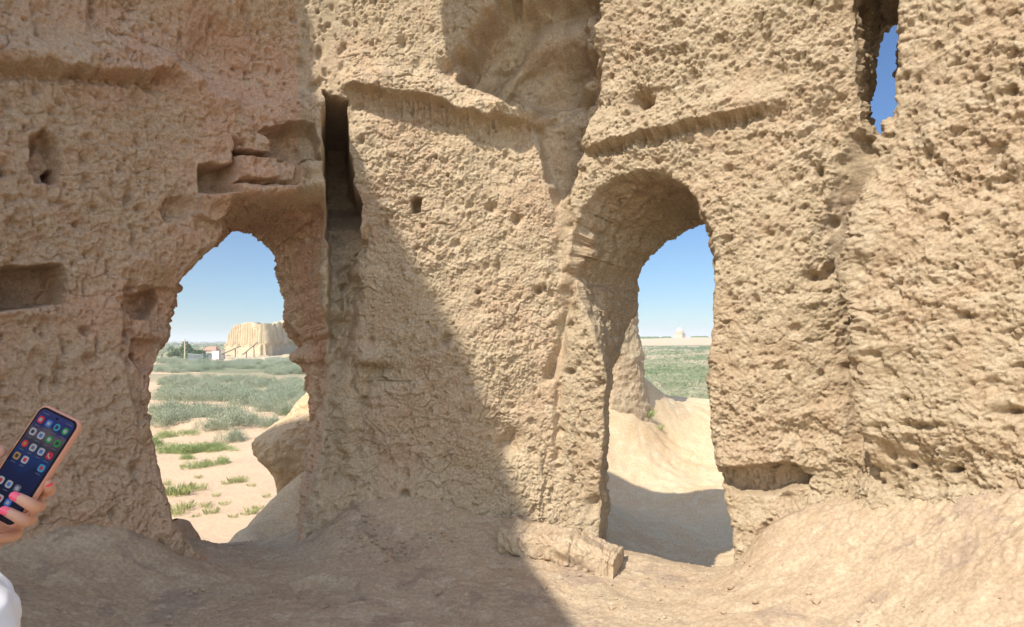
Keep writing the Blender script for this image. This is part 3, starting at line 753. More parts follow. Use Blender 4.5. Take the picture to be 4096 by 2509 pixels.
floor_pts = [P_(*t) for t in (
    (20, 1500, 3.3), (20, 1300, 4.0), (60, 1180, 4.25), (200, 1175, 4.55), (300, 1200, 4.75), (300, 1400, 4.1), (400, 1290, 4.85), (430, 1330, 4.9), (500, 1318, 5.15), (560, 1314, 5.5), (620, 1316, 5.75), (690, 1308, 5.9), (540, 1360, 4.75), (650, 1350, 5.05),
    (350, 1500, 3.7), (550, 1450, 4.05), (700, 1500, 3.75), (740, 1290, 5.75), (800, 1235, 5.8), (900, 1200, 5.75), (850, 1300, 5.2), (1000, 1205, 5.72), (1100, 1230, 5.7), (1010, 1290, 5.35), (1100, 1330, 5.1),
    (950, 1400, 4.55), (1200, 1260, 5.65), (1300, 1300, 5.45), (1400, 1310, 5.5), (1250, 1385, 4.85), (1400, 1390, 4.85), (1500, 1400, 4.85), (1510, 1378, 5.0), (1200, 1500, 4.05), (1400, 1500, 4.0), (1560, 1360, 5.15), (1600, 1350, 5.25), (1660, 1360, 5.1), (1740, 1365, 4.95),
    (1500, 1440, 4.45), (1700, 1420, 4.5), (1780, 1345, 4.75), (1830, 1290, 4.72), (1900, 1245, 4.78), (2000, 1208, 4.62), (1640, 1480, 4.05), (1800, 1460, 3.95), (1900, 1400, 4.1), (2050, 1380, 3.9), (2150, 1196, 4.22), (2300, 1188, 3.86), (2460, 1188, 3.52),
    (2300, 1350, 3.45), (2100, 1500, 3.45), (2463, 1500, 2.95), (2463, 1300, 3.25))]
floor_pts += [(-3.5, 2.2, 0.25), (-1.5, 1.0, 0.0), (1.5, 1.0, 0.02), (3.2, 1.8, 0.35), (0, 2.5, 0.0), (-3.9, 3.8, 0.75), (-4.6, 2.4, 0.8), (0.9, 6.6, -0.95), (1.6, 6.1, -0.75), (1.15, 5.75, -0.33), (2.2, 5.5, -0.55), (-2.6, 6.3, -0.3), (-2.9, 6.0, -0.25), (0, 0, 0), (3.4, 3.8, 0.72), (2.9, 4.4, 0.70), (0.2, 6.4, 0.1), (-1.2, 6.4, 0.3)]
ff = tps(floor_pts)
gx1 = np.arange(-5.2, 3.9, 0.0125); gy1 = np.concatenate([np.arange(0.2, 2.6, 0.05), np.arange(2.6, 6.25, 0.0125)])
X, Y = np.meshgrid(gx1, gy1, indexing='ij')
Zf = ff(X, Y)
Q3 = np.stack([X, Y, Zf], -1)
w1 = perlin(X * 6, Y * 6, 0 * X) * 2; 
Zf += fbm(Q3, 1.6, 3, 3.0) * 0.03 + fbm(Q3, 7, 3, 5.0) * 0.010 + fbm(Q3, 26, 3, 1.0, 0.6) * 0.0055 - 0.010 * sstep(0.35, 0.6, perlin(X * 13, Y * 13, 0 * X + 5)) * sstep(0.0, 0.3, perlin(X * 1.2, Y * 1.2, 0 * X + 8))
fkx, fky = proj(Q3)
talus = np.maximum(sstep(0.20, 0.6, Zf), 0.55 * sstep(900, 1100, fkx) * sstep(1420, 1300, fkx) * sstep(1330, 1250, fky))
f1, f2 = worley2((X + 0.01 * w1) * 17, (Y + 0.3 * Zf) * 17, 31)
Zf += talus * ((np.clip(f2 - f1, 0, .45) / .45) ** .6 * 0.016 + (1 - np.abs(perlin(X * 15, Y * 15, Zf * 15)) * 2.2) * 0.014 + fbm(Q3, 30, 3, 2.0, .6) * 0.006)
# cracked flakes of the crust
f1, f2 = worley2((X + 0.02 * w1) * 9, (Y + 0.02 * w1) * 9, 32)
Zf -= (1 - talus) * 0.012 * sstep(0.10, 0.0, f2 - f1) * sstep(-0.1, 0.4, perlin(X * 1.4, Y * 1.4, 3 + 0 * X))
def fpit(poly, d, w):
    global Zf
    Zf -= d * sstep(w, -w, sdpoly(fkx + 4 * w1, fky + 3 * w1, poly))
fpit([(700, 1400), (780, 1385), (860, 1400), (870, 1440), (780, 1455), (720, 1440)], 0.05, 10)
fpit([(1640, 1480), (1720, 1460), (1900, 1440), (1890, 1450), (1720, 1475), (1650, 1492)], 0.03, 6)
fpit([(880, 1270), (940, 1260), (1000, 1330), (960, 1345), (900, 1300)], 0.05, 10)
# plinth running out from the foot of the middle wall
pl = 50 + 0 * sdpoly(fkx + 2 * w1, fky, [(1215, 1275), (1330, 1285), (1440, 1330), (1478, 1362), (1506, 1388), (1500, 1402), (1440, 1396), (1380, 1378), (1300, 1362), (1235, 1345)])
Zf = Zf + 0.15 * sstep(2, -5, pl)
Q3 = np.stack([X, Y, Zf], -1)
me = mesh_np("floor", Q3, gridfaces(len(gx1), len(gy1)))
obj("floor", me, M_FLOOR, kind="structure", label="pale trodden earth floor of the ruined room rising to its walls", category="floor")

def sweep(name, pts, m, hw, hh, amp, nseg=420, nring=120, **tags):
    P = np.array(pts, float); t = np.linspace(0, len(P) - 1, nseg); C = np.stack([np.interp(t, range(len(P)), P[:, k]) for k in range(3)], 1)
    T = np.gradient(C, axis=0); T[:, 2] = 0; T /= np.linalg.norm(T, axis=1)[:, None]; S = np.stack([T[:, 1], -T[:, 0], 0 * T[:, 0]], 1)
    a = np.linspace(0, 2 * np.pi, nring, endpoint=False); ca, sa = np.cos(a), np.sin(a); ex = 0.45
    px_, pz_ = np.sign(ca) * np.abs(ca) ** ex * hw, np.sign(sa) * np.abs(sa) ** ex * hh
    u = np.linspace(0, 1, nseg); endf = np.minimum(1, np.minimum(u, 1 - u) / 0.02) ** 0.5
    V = C[:, None] + S[:, None] * (px_ * 1.0)[None, :, None] * endf[:, None, None]; V[..., 2] += pz_[None] * (0.55 + .45 * endf)[:, None]
    nr = S[:, None] * ca[None, :, None]; nr[..., 2] += sa[None]
    wq_ = perlin(V[..., 0] * 9, V[..., 1] * 9, V[..., 2] * 9)
    h = fbm(V, 3, 3, 5.0) * amp + fbm(V, 14, 3, 2.0) * amp * .45 - np.abs(perlin(V[..., 0] * 26, V[..., 1] * 26, V[..., 2] * 26)) * amp * .5 - 0.014 * np.exp(-((((u * 2.7) % 1)[:, None] - .5 + wq_ * .1) / .03) ** 2)
    V = V + nr * h[..., None]; V[0] = V[0].mean(0); V[-1] = V[-1].mean(0)
    F = gridfaces(nseg, nring); q_ = np.arange(nseg - 1); F = np.concatenate([F, np.stack([q_ * nring + nring - 1, (q_ + 1) * nring + nring - 1, (q_ + 1) * nring, q_ * nring], -1)])
    me = mesh_np(name, V.reshape(-1, 3), F[:, ::-1]); return obj(name, me, m, **tags)
sweep("mud_plinth", [P_(1215, 1283, 5.42), P_(1290, 1298, 5.32), P_(1370, 1320, 5.22), P_(1440, 1340, 5.14), P_(1492, 1357, 5.08)], M_FLOOR, 0.22, 0.105, 0.038,
      label="low worn mud brick ledge at the foot of the sunlit middle wall", category="ledge", kind="thing")
r = np.random.default_rng(77); V = []; F = []
ico = np.array([(0, 0, 1), (.9, 0, .4), (.28, .85, .4), (-.72, .53, .4), (-.72, -.53, .4), (.28, -.85, .4), (.7, .5, -.4), (-.3, .8, -.4), (-.9, 0, -.4), (-.3, -.8, -.4), (.7, -.5, -.4)])
icf = [(0, 1, 2), (0, 2, 3), (0, 3, 4), (0, 4, 5), (0, 5, 1), (1, 6, 2), (2, 7, 3), (3, 8, 4), (4, 9, 5), (5, 10, 1), (2, 6, 7), (3, 7, 8), (4, 8, 9), (5, 9, 10), (1, 10, 6)]
def crumb_at(fx, fy, sz):
    d = np.hypot(fkx - fx, fky - fy); i, j = np.unravel_index(int(np.argmin(d)), d.shape)
    p = np.array([X[i, j] + r.normal() * .01, Y[i, j] + r.normal() * .01, Zf[i, j] + sz * .25]); b0 = len(V)
    for q_ in ico: V.append(tuple(p + q_ * sz * r.uniform(.6, 1.15, 3) * (1, 1, .7)))
    F.extend([tuple(k + b0 for k in f) for f in icf])
for k in range(1100):
    c_ = ((930, 1315, 45, 16), (880, 1270, 40, 22), (1010, 1290, 70, 25), (1550, 1440, 120, 30), (2000, 1440, 260, 30), (700, 1440, 260, 30), (1750, 1390, 60, 30), (1350, 1350, 90, 20))[r.integers(8)]
    crumb_at(c_[0] + r.normal() * c_[2], min(1500, max(1200, c_[1] + r.normal() * c_[3])), 0.0025 + r.exponential(0.0035) + (0.007 + r.exponential(0.006) if k % 6 == 0 else 0))
me = bpy.data.meshes.new("crumbs"); me.from_pydata(V, [], F); me.update()
obj("mud_crumbs", me, M_FLOOR, kind="stuff", label="small crumbs of fallen mud scattered on the floor")

# ------------------------------------------------------------------ ground outside: bank near the ruin, then the plain
bank_pts = [P_(*t) for t in (
    (540, 1322, 6.25), (600, 1262, 6.75), (660, 1218, 7.0), (720, 1160, 7.2), (600, 1320, 6.3), (680, 1290, 6.6), (740, 1230, 6.9),
    (1450, 1352, 7.4), (1600, 1305, 8.4), (1740, 1262, 9.4), (1600, 1212, 10.8), (1470, 1200, 10.9), (1740, 1130, 12.0), (1600, 1050, 13.0), (1470, 1010, 12.6), (1470, 940, 12.9),
    (1560, 925, 13.6), (1600, 952, 14.3), (1655, 956, 15.0), (1705, 962, 15.4), (1560, 1130, 11.9))]
bank_pts += [(0.9, 6.3, -0.8), (1.8, 5.9, -0.8), (2.6, 5.6, -0.7), (4.6, 8.5, -0.6), (6.5, 9, -0.2), (6.5, 14.5, 0.5), (9.5, 12, 0.9), (-0.2, 9.0, 0.2), (-1.2, 8.6, 0.2), (0.6, 13.8, 0.7), (-1, 13.5, -0.6), (0.5, 17, -1.6), (4, 17.6, -1.0), (7, 18, -0.8), (11, 17, 0), (5, 21, -2.9), (9, 21, -2.9), (0, 20, -3.2), (14, 20, -2.8),
              (-1.4, 7.3, 0.25), (-2.2, 9.5, -1.4), (-3.3, 9.1, -1.7), (-3.4, 6.6, -1.0), (-4.6, 6.6, -2.2), (-4.4, 8.5, -3.0), (-3.5, 11, -3.2), (-7, 6, -3.2), (-7, 9, -3.3), (-5.4, 4.9, -2.0), (-2.5, 13, -3.3), (-6, 14, -3.3), (-12, 8, -3.3), (-12, 16, -3.3), (0, 24, -3.3), (10, 26, -3.3), (16, 12, -2.0), (18, 24, -3.3), (-12, 24, -3.3), (4.5, 5.0, -0.1), (6, 3, -0.1), (-9, 3, -3.0)]
fb = tps(bank_pts, 5e-3)
gx2 = np.concatenate([np.arange(-14, -4.2, 0.14), np.arange(-4.2, 6.6, 0.024), np.arange(6.6, 20, 0.2)])
gy2 = np.concatenate([np.arange(2.2, 5.3, 0.15), np.arange(5.3, 16.4, 0.034), np.arange(16.4, 27, 0.2)])
X, Y = np.meshgrid(gx2, gy2, indexing='ij')
Zb = fb(X, Y); Q3 = np.stack([X, Y, Zb], -1)
er = perlin((X * 0.5 + Y * 0.87) * 5 + perlin(X, Y, 0 * X) * 1.2, (X * 0.87 - Y * 0.5) * 1.1, 0 * X)
Zb += fbm(Q3, 0.9, 3, 2.0) * 0.05 + er * 0.035 + fbm(Q3, 6, 4, 5.0) * 0.016
lowm = sstep(-2.4, -3.2, Zb)
Zb = np.where(Zb < -2.85, Zb - (-2.85 - Zb) * 3.0, Zb)
edge_d = np.minimum(np.minimum(X + 14, 19.8 - X), np.minimum(30 - 0 * Y, 26.8 - Y))
Zb = Zb * sstep(0, 3, edge_d) + (-4.6) * (1 - sstep(0, 3, edge_d))
# keep the bank below the room floor inside the walls
xr = np.interp(Y, [1.4, 4.08, 5.655], [-5.3, -3.19, -1.93]); 
s_near = np.linspace(0, cum[-1], 400); cxn, cyn = plan_at(s_near)
inr = sdpoly(X, Y, np.concatenate([np.stack([cxn, cyn], -1)[::8], [(3.7, -3), (-5.3, -3)]]))
Zb = np.where(inr < 0.45, np.minimum(Zb, -0.9 - 0.0 * X), Zb)
Zb = np.where((inr >= 0.45) & (inr < 0.62), np.minimum(Zb, -0.9 + (Zb + 0.9) * sstep(0.45, 0.62, inr)), Zb)
me = mesh_np("bank", np.stack([X, Y, Zb], -1), gridfaces(len(gx2), len(gy2)))
obj("earth_slope", me, M_BANK, kind="structure", label="pale washed earth slope falling away outside the ruin", category="ground")

# plain: sandy, with green cover by distance and place
m, nt, b = newmat("plain_ground"); L = nt.links
tc = N(nt, "ShaderNodeTexCoord"); geo = N(nt, "ShaderNodeNewGeometry")
def nz(sc, det=6.0, r=0.6, mp=None):
    n = N(nt, "ShaderNodeTexNoise", Scale=sc, Detail=det, Roughness=r)
    L.new(tc.outputs["Object"] if mp is None else mp, n.inputs["Vector"]); return n.outputs["Fac"]
def rmp(src, lo, hi, a=0.0, c=1.0):
    r_ = N(nt, "ShaderNodeMapRange", interpolation_type='SMOOTHSTEP'); L.new(src, r_.inputs[0])
    for i, v in zip((1, 2, 3, 4), (lo, hi, a, c)): r_.inputs[i].default_value = v
    return r_.outputs[0]
def mx(f, a, c):
    x_ = N(nt, "ShaderNodeMix", data_type='RGBA')
    for sck, v in zip((x_.inputs[0], x_.inputs[6], x_.inputs[7]), (f, a, c)):
        if hasattr(v, 'links'): L.new(v, sck)
        else: sck.default_value = v if not isinstance(v, tuple) else v + (1,)
    return x_.outputs[2]
def mul(a, c):
    x_ = N(nt, "ShaderNodeMath", operation='MULTIPLY'); L.new(a, x_.inputs[0])
    if hasattr(c, 'links'): L.new(c, x_.inputs[1])
    else: x_.inputs[1].default_value = c
    return x_.outputs[0]
sx = N(nt, "ShaderNodeSeparateXYZ"); L.new(tc.outputs["Object"], sx.inputs[0])
mpn = N(nt, "ShaderNodeMapping"); mpn.inputs["Scale"].default_value = (0.35, 1.0, 1.0); L.new(tc.outputs["Object"], mpn.inputs[0])
sand = mx(rmp(nz(0.5), 0.4, 0.65), (0.50, 0.36, 0.235), (0.44, 0.30, 0.20))
sand = mx(rmp(nz(9.0, 8.0, 0.7), 0.35, 0.7), sand, (0.56, 0.42, 0.28))
green = mx(rmp(nz(0.11), 0.4, 0.6), (0.13, 0.155, 0.075), (0.18, 0.19, 0.12))
green = mx(rmp(nz(0.9, 5.0, 0.7), 0.35, 0.75), green, (0.23, 0.22, 0.13))
far_bare = rmp(sx.outputs[1], 350.0, 640.0, 0.0, 1.0)
patch = rmp(nz(0.05, 7.0, 0.65, mpn.outputs[0]), 0.53, 0.60, 1.0, 0.0)
near0 = rmp(sx.outputs[1], 62.0, 120.0, 0.0, 1.0); rgt = rmp(sx.outputs[0], 0.0, 6.0, 0.0, 1.0)
nr = N(nt, 'ShaderNodeMath', operation='MAXIMUM'); L.new(near0, nr.inputs[0]); L.new(rgt, nr.inputs[1]); near = nr.outputs[0]
cover = mul(near, patch)
inv = N(nt, "ShaderNodeMath", operation='SUBTRACT'); inv.inputs[0].default_value = 1.0; L.new(mul(far_bare, 0.85), inv.inputs[1])
c = mx(mul(cover, inv.outputs[0]), sand, green)
L.new(c, b.inputs["Base Color"])
bp = N(nt, "ShaderNodeBump", Strength=0.6, Distance=0.06); L.new(nz(6.0, 8.0, 0.7), bp.inputs["Height"]); L.new(bp.outputs[0], b.inputs["Normal"])
M_PLAIN = m
yy = np.concatenate([np.arange(-12, 90, 0.5), 90 * 1.035 ** np.arange(0, 130)]); xx = np.concatenate([-35 - 1.6 * 1.06 ** np.arange(115, 0, -1), np.arange(-35, 45, 0.5), 45 + 1.6 * 1.06 ** np.arange(1, 116)])
X, Y = np.meshgrid(xx, yy, indexing='ij')
Zp = -3.3 + fbm(np.stack([X, Y, 0 * X], -1), 0.06, 3, 9.0) * 0.22 + fbm(np.stack([X, Y, 0 * X], -1), 0.5, 3, 5.0) * 0.07 * sstep(200, 60, Y)
far_w = sstep(150, 1500, Y)
Zp += far_w * 2.2 * fbm(np.stack([X, Y, 0 * X], -1), 0.003, 3, 1.0)
Zp += 3.0 * np.exp(-((X - 250) / 500) ** 2 - ((Y - 2100) / 500) ** 2)
inner = (X > -13.5) & (X < 19.3) & (Y < 26.3) & (Y > -8)
Zp = np.where(inner & (X > 0.5), Zp - 0.6, Zp)
def mound(cx, cy, rx, ry, h):
    global Zp
    Zp += h * np.exp(-((X - cx) / rx) ** 2 - ((Y - cy) / ry) ** 2)
mp1 = atz(np.array(455), np.array(1035), -3.3); mound(mp1[0], mp1[1] + 1.0, 2.6, 1.8, 0.55)
me = mesh_np("plain", np.stack([X, Y, Zp], -1), gridfaces(len(xx), len(yy)))
obj("plain_ground", me, M_PLAIN, kind="structure", label="flat desert plain of tan sand and green scrub reaching the horizon", category="ground")
def plain_z(x, y):
    i = np.searchsorted(xx, x); j = np.searchsorted(yy, y); return float(Zp[min(i, len(xx) - 1), min(j, len(yy) - 1)])

# ------------------------------------------------------------------ lumps of the ruin outside
def lump(name, ctrl, m, nseg=260, nring=220, amp=0.05, **tags):
    """closed eroded body: rings (centre, half width, half depth) along a spine"""
    C = np.array(ctrl, float); t = np.linspace(0, len(C) - 1, nseg)
    i0 = np.clip(t.astype(int), 0, len(C) - 2); fr = t - i0
    def cr(k):
        a = C[np.clip(i0 - 1, 0, None), k]; b_ = C[i0, k]; c_ = C[i0 + 1, k]; d = C[np.clip(i0 + 2, None, len(C) - 1), k]
        return 0.5 * (2 * b_ + (c_ - a) * fr + (2 * a - 5 * b_ + 4 * c_ - d) * fr ** 2 + (3 * b_ - a - 3 * c_ + d) * fr ** 3)
    cx, cy, cz, rx, ry = [cr(k) for k in range(5)]
    th = np.linspace(0, 2 * np.pi, nring, endpoint=False)
    V = np.stack([cx[:, None] + rx[:, None] * np.cos(th), cy[:, None] + ry[:, None] * np.sin(th), np.broadcast_to(cz[:, None], (nseg, nring))], -1)
    nrm = np.stack([np.broadcast_to(np.cos(th), (nseg, nring)), np.broadcast_to(np.sin(th), (nseg, nring)), np.zeros((nseg, nring))], -1)
    h = fbm(V, 2.2, 3, 3.3) * amp + fbm(V, 9, 3, 1.1) * amp * 0.4 + (1 - 2 * np.abs(perlin(V[..., 0] * 14, V[..., 1] * 14, V[..., 2] * 6))) * amp * 0.22 + fbm(V, 38, 2, 2.0) * amp * 0.10
    V = V + nrm * h[..., None] * np.minimum(1, rx / 0.25)[:, None, None]
    F = gridfaces(nseg, nring); a = np.arange(nseg - 1)
    F = np.concatenate([F, np.stack([a * nring + nring - 1, (a + 1) * nring + nring - 1, (a + 1) * nring, a * nring], -1)])
    me = mesh_np(name, V.reshape(-1, 3), F)
    return obj(name, me, m, **tags)
def ring(fx, fy, Y, w, dpt): 
    p = P_(fx, fy, Y); return (p[0], p[1], p[2], w * F2S / FPX * Y, dpt)
lump("eroded_buttress", [ring(760, 1330, 9.1, 95, 0.7), ring(756, 1250, 9.1, 88, 0.65), ring(758, 1190, 9.1, 82, 0.6), ring(750, 1130, 9.1, 88, 0.6), ring(724, 1090, 9.1, 98, 0.62), ring(724, 1050, 9.15, 98, 0.62), ring(745, 1020, 9.2, 84, 0.58),
                          ring(768, 995, 9.25, 72, 0.5), ring(775, 965, 9.3, 58, 0.42), ring(790, 935, 9.3, 36, 0.3), ring(795, 925, 9.3, 8, 0.08)], M_BANK, amp=0.05,
     label="rounded overhanging earth buttress outside the left opening, half in shadow", category="buttress", kind="thing")
lump("broken_pillar", [ring(1490, 1020, 13.2, 70, 0.5), ring(1490, 965, 13.2, 68, 0.5), ring(1490, 925, 13.2, 62, 0.45), ring(1490, 880, 13.2, 60, 0.42), ring(1487, 840, 13.2, 57, 0.4), ring(1482, 790, 13.2, 52, 0.4), ring(1480, 740, 13.2, 54, 0.4), ring(1482, 690, 13.2, 52, 0.38),
                       ring(1484, 650, 13.2, 44, 0.35), ring(1486, 620, 13.2, 28, 0.25), ring(1488, 612, 13.2, 5, 0.05)], M_C, amp=0.05,
     label="sunlit stump of outer wall standing on the slope beyond the right arch", category="pillar", kind="thing")
lump("earth_clod", [ring(440, 1345, 5.6, 40, 0.2), ring(440, 1310, 5.6, 36, 0.2), ring(428, 1280, 5.6, 28, 0.18), ring(424, 1262, 5.6, 20, 0.14), ring(420, 1250, 5.6, 6, 0.04)], M_A, amp=0.03, nseg=80, nring=90,
     label="dark broken clod of mud at the left foot of the left opening", category="clod", kind="thing")
# tall part of the ruin behind the viewer's left shoulder; its broken edge throws the diagonal shade
def to_plane(S, yp=-0.6):
    lam = (S[1] - yp) / (-SUN_TO.y); return (S[0] + lam * SUN_TO.x, yp, S[2] + lam * SUN_TO.z)
sh_pts = [(1150, 0, 5.95), (1290, 350, 5.9), (1340, 640, 5.9)]
sh_px = [((1430, 1560), 3.75), ((1225, 1285), 5.35), ((1060, 900), 5.9), ((930, 620), 5.92), ((870, 500), 5.93), ((835, 380), 5.93), ((775, 230), 5.9), ((665, 120), 5.62), ((600, 0), 5.5), ((555, -120), 5.4)]
E = [to_plane(P_(p[0], p[1], Y)) for p, Y in sh_px]
print("occluder edge", [tuple(round(v, 2) for v in e_) for e_ in E])
me = None
mbk = MB(); outline = [(-26, -4)] + [(E[0][0], -4)] + [(e_[0], e_[2]) for e_ in E] + [(E[-1][0] - 4, E[-1][2] + 1.0), (-26, E[-1][2] + 0.6)]
def extr(outline, y0, y1, mb_):
    n = len(outline); V = [(p[0], y0, p[1]) for p in outline] + [(p[0], y1, p[1]) for p in outline]
    mb_.add(V, [tuple(range(n))[::-1], tuple(range(n, 2 * n))] + [(i, (i + 1) % n, n + (i + 1) % n, n + i) for i in range(n)])
extr(outline, -2.2, -0.6, mbk)
patch = [(1170, -60), (1110, 120), (1125, 225), (1250, 285), (1310, 400), (1385, 505), (1440, 330), (1480, 170), (1520, 0)]
yq = 4.55; Pq = [P_(x_, y_, 5.9) for x_, y_ in patch]; Qp = [(p[0] + (p[1] - yq) / (-SUN_TO.y) * SUN_TO.x, p[2] + (p[1] - yq) / (-SUN_TO.y) * SUN_TO.z) for p in Pq]
vr = MB(); extr([Qp[0]] + Qp[1:] + [(2.5, 6.3), (2.5, 7.1), (0.0, 7.3), (Qp[0][0], 7.0)], yq - .02, yq + 0.16, vr)  # unseen slab added to shade the niche corner, outlined from that shadow
vr.build("corner_shade_slab", M_A, label="unseen slab added above the corner to cast its shadow patch", category="shade blocker", kind="thing")
mbk.build("ruin_wall", M_A, label="tall broken adobe wall standing behind the viewer on the left", category="wall", kind="thing")


# ------------------------------------------------------------------ scrub on the plain
def leafmat(name, c1, c2):
    m, nt, b = newmat(name)
    oi = N(nt, "ShaderNodeObjectInfo"); geo = N(nt, "ShaderNodeNewGeometry")
    cr = N(nt, "ShaderNodeValToRGB"); cr.color_ramp.elements[0].color = c1 + (1,); cr.color_ramp.elements[1].color = c2 + (1,)
    nz_ = N(nt, "ShaderNodeTexNoise", Scale=3.0, Detail=3.0); tc = N(nt, "ShaderNodeTexCoord"); nt.links.new(tc.outputs["Object"], nz_.inputs["Vector"])
    ad = N(nt, "ShaderNodeMath", operation='MULTIPLY_ADD'); nt.links.new(oi.outputs["Random"], ad.inputs[0]); ad.inputs[1].default_value = 0.6
    m2 = N(nt, "ShaderNodeMath", operation='MULTIPLY_ADD'); nt.links.new(nz_.outputs["Fac"], m2.inputs[0]); m2.inputs[1].default_value = 1.0; m2.inputs[2].default_value = -0.25
    nt.links.new(m2.outputs[0], ad.inputs[2]); nt.links.new(ad.outputs[0], cr.inputs[0]); nt.links.new(cr.outputs[0], b.inputs["Base Color"])
    b.inputs["Roughness"].default_value = 0.8
    return m
M_SCRUB = leafmat("scrub_leaves", (0.24, 0.285, 0.185), (0.36, 0.39, 0.28))
M_GREEN = leafmat("fresh_leaves", (0.22, 0.29, 0.11), (0.34, 0.40, 0.17))
M_GRASS = leafmat("grass_blades", (0.27, 0.31, 0.12), (0.40, 0.42, 0.18))
M_TREE = leafmat("tree_leaves", (0.07, 0.12, 0.04), (0.13, 0.18, 0.06))
def bush_mesh(name, nst, rx, rz, seed, leaf=0.05, spread=1.0):
    r = np.random.default_rng(seed)
    V = []; F = []
    lob = r.normal(size=(6, 2)) * 0.45 * rx
    for i in range(nst):
        c = lob[r.integers(6)]
        a = r.uniform(0, 2 * np.pi); el = np.arccos(r.uniform(0.05, 1)); rr = r.uniform(0.55, 1.0)
        d = np.array([np.cos(a) * np.sin(el), np.sin(a) * np.sin(el), np.cos(el)])
        p = np.array([c[0], c[1], 0]) + d * np.array([rx * 0.62, rx * 0.62, rz]) * rr * (1 + 0.25 * np.sin(3 * a + c[0] * 5))
        up = d * 0.7 + np.array([0, 0, 0.8]) + r.normal(size=3) * 0.3; up /= np.linalg.norm(up)
        sd_ = np.cross(up, r.normal(size=3)); sd_ /= np.linalg.norm(sd_) + 1e-9
        ln = leaf * r.uniform(2.2, 4.6); w = leaf * r.uniform(0.35, 0.6)
        b0 = len(V); V += [p - sd_ * w, p + sd_ * w, p + up * ln]; F.append((b0, b0 + 1, b0 + 2))
    # woody base
    mb_ = MB()
    for i in range(7):
        a = r.uniform(0, 6.28); mb_.tube([(0, 0, -0.1), (math.cos(a) * rx * .4, math.sin(a) * rx * .4, rz * .6)], [0.02, 0.008], 4)
    b0 = len(V); V += [np.array(v) for v in mb_.v]
    F += [tuple(k + b0 for k in f) for f in mb_.f]
    me = bpy.data.meshes.new(name); me.from_pydata([tuple(v) for v in V], [], F); me.update(); return me
def grass_mesh(name, nb, rad, h, seed):
    r = np.random.default_rng(seed); V = []; F = []
    for i in range(nb):
        a = r.uniform(0, 6.28); q_ = rad * math.sqrt(r.random()); p = np.array([q_ * math.cos(a), q_ * math.sin(a), 0]); ln = h * r.uniform(.5, 1.1)
        o_ = np.array([math.cos(a), math.sin(a), 0]) * r.uniform(0, .5) * h + r.normal(size=3) * [0.1 * h, 0.1 * h, 0]
        s_ = np.array([-math.sin(a + r.normal()), math.cos(a), 0]) * 0.009
        b0 = len(V); V += [p - s_, p + s_, p + o_ * .5 + [0, 0, ln * .7], p + o_ + [0, 0, ln]]; F += [(b0, b0 + 1, b0 + 2), (b0 + 2, b0 + 1, b0 + 3)]
    me = bpy.data.meshes.new(name); me.from_pydata([tuple(v) for v in V], [], F); me.update(); return me
BUSH = [bush_mesh("scrub_bush", 4200, 1.0, 0.72, 40 + i, 0.024) for i in range(4)]
for me in BUSH: me.materials.append(M_SCRUB)
BUSHG = [bush_mesh("green_bush", 2400, 0.8, 0.5, 60 + i, 0.024) for i in range(3)]
for me in BUSHG: me.materials.append(M_GREEN)
GR = [grass_mesh("grass_tuft", 90, 0.35, 0.34, 80 + i) for i in range(3)]
for me in GR: me.materials.append(M_GRASS)
r = np.random.default_rng(4)
def place(me, name, fx, fy, sc, label, cat, grp=None, zoff=-0.05):
    p = atz(np.array(float(fx)), np.array(float(fy)), -3.3)
    p[2] = plain_z(p[0], p[1])
    o = obj(name, me, None, label=label, category=cat, group=grp)
    o.location = (p[0], p[1], p[2] + zoff); o.rotation_euler = (0, 0, r.uniform(0, 6.28)); o.scale = (sc, sc * r.uniform(.85, 1.15), sc * r.uniform(.85, 1.1))
    return o
SB = "grey-green scrub bush on the tan plain seen through the left opening"
cnt_b = 0
hand = [(560, 1000, 1.25), (500, 985, 1.2), (645, 985, 1.0), (412, 990, 1.35), (395, 1028, 1.1), (445, 1018, 1.1), (550, 1025, 1.25), (510, 1030, 1.0), (478, 1008, 1.1), (610, 1018, 1.1), (655, 1020, 0.9), (690, 990, 1.2), (725, 985, 1.0),
        (425, 957, 1.2), (462, 945, 1.0), (530, 950, 1.3), (480, 960, 1.2), (600, 950, 1.3), (700, 945, 1.3), (660, 955, 1.2), (575, 965, 1.4), (630, 970, 1.2), (560, 1052, 0.8), (700, 1060, .7)]
for (x, y, sc) in hand: place(BUSH[cnt_b % 4], "scrub_bush", x, y + 8, sc, SB, "bush", "scrub bushes on the plain"); cnt_b += 1
tries = 0; taken = []
while cnt_b < 288 and tries < 9000:
    tries += 1
    y = 868 + 150 * r.random() ** 1.7; x = r.uniform(385, 745)
    p = atz(np.array(x), np.array(y), -3.3)
    nzv = mnoise.noise(Vector((p[0] * 0.07, p[1] * 0.045, 3.3)))
    if y > 900 and nzv < -0.04: continue
    if nzv < -0.25: continue
    if y > 985 and r.random() < 0.7: continue
    if any(abs(p[0] - a_) < 1.0 and abs(p[1] - b_) < 1.3 for a_, b_ in taken): continue
    taken.append((p[0], p[1]))
    place(BUSH[cnt_b % 4], "scrub_bush", x, y, r.uniform(.8, 1.35) * (1.0 if y > 900 else 1.25), SB, "bush", "scrub bushes on the plain"); cnt_b += 1
print('bushes', cnt_b)
GB = "fresh green low bush on bare ground below the scrub"
for i, (x, y, sc) in enumerate([(400, 1085, .8), (418, 1088, .7), (440, 1092, .8), (460, 1088, .75), (475, 1085, .8), (495, 1083, .75), (515, 1085, .7), (530, 1088, .6), (458, 1102, .5), (488, 1127, .65), (527, 1121, .6), (385, 1068, .8), (408, 1050, .7), (450, 1045, .6), (700, 1000, .8)]):
    place(BUSHG[i % 3], "green_bush", x, y, sc, GB, "bush", "green bushes on the bare ground")
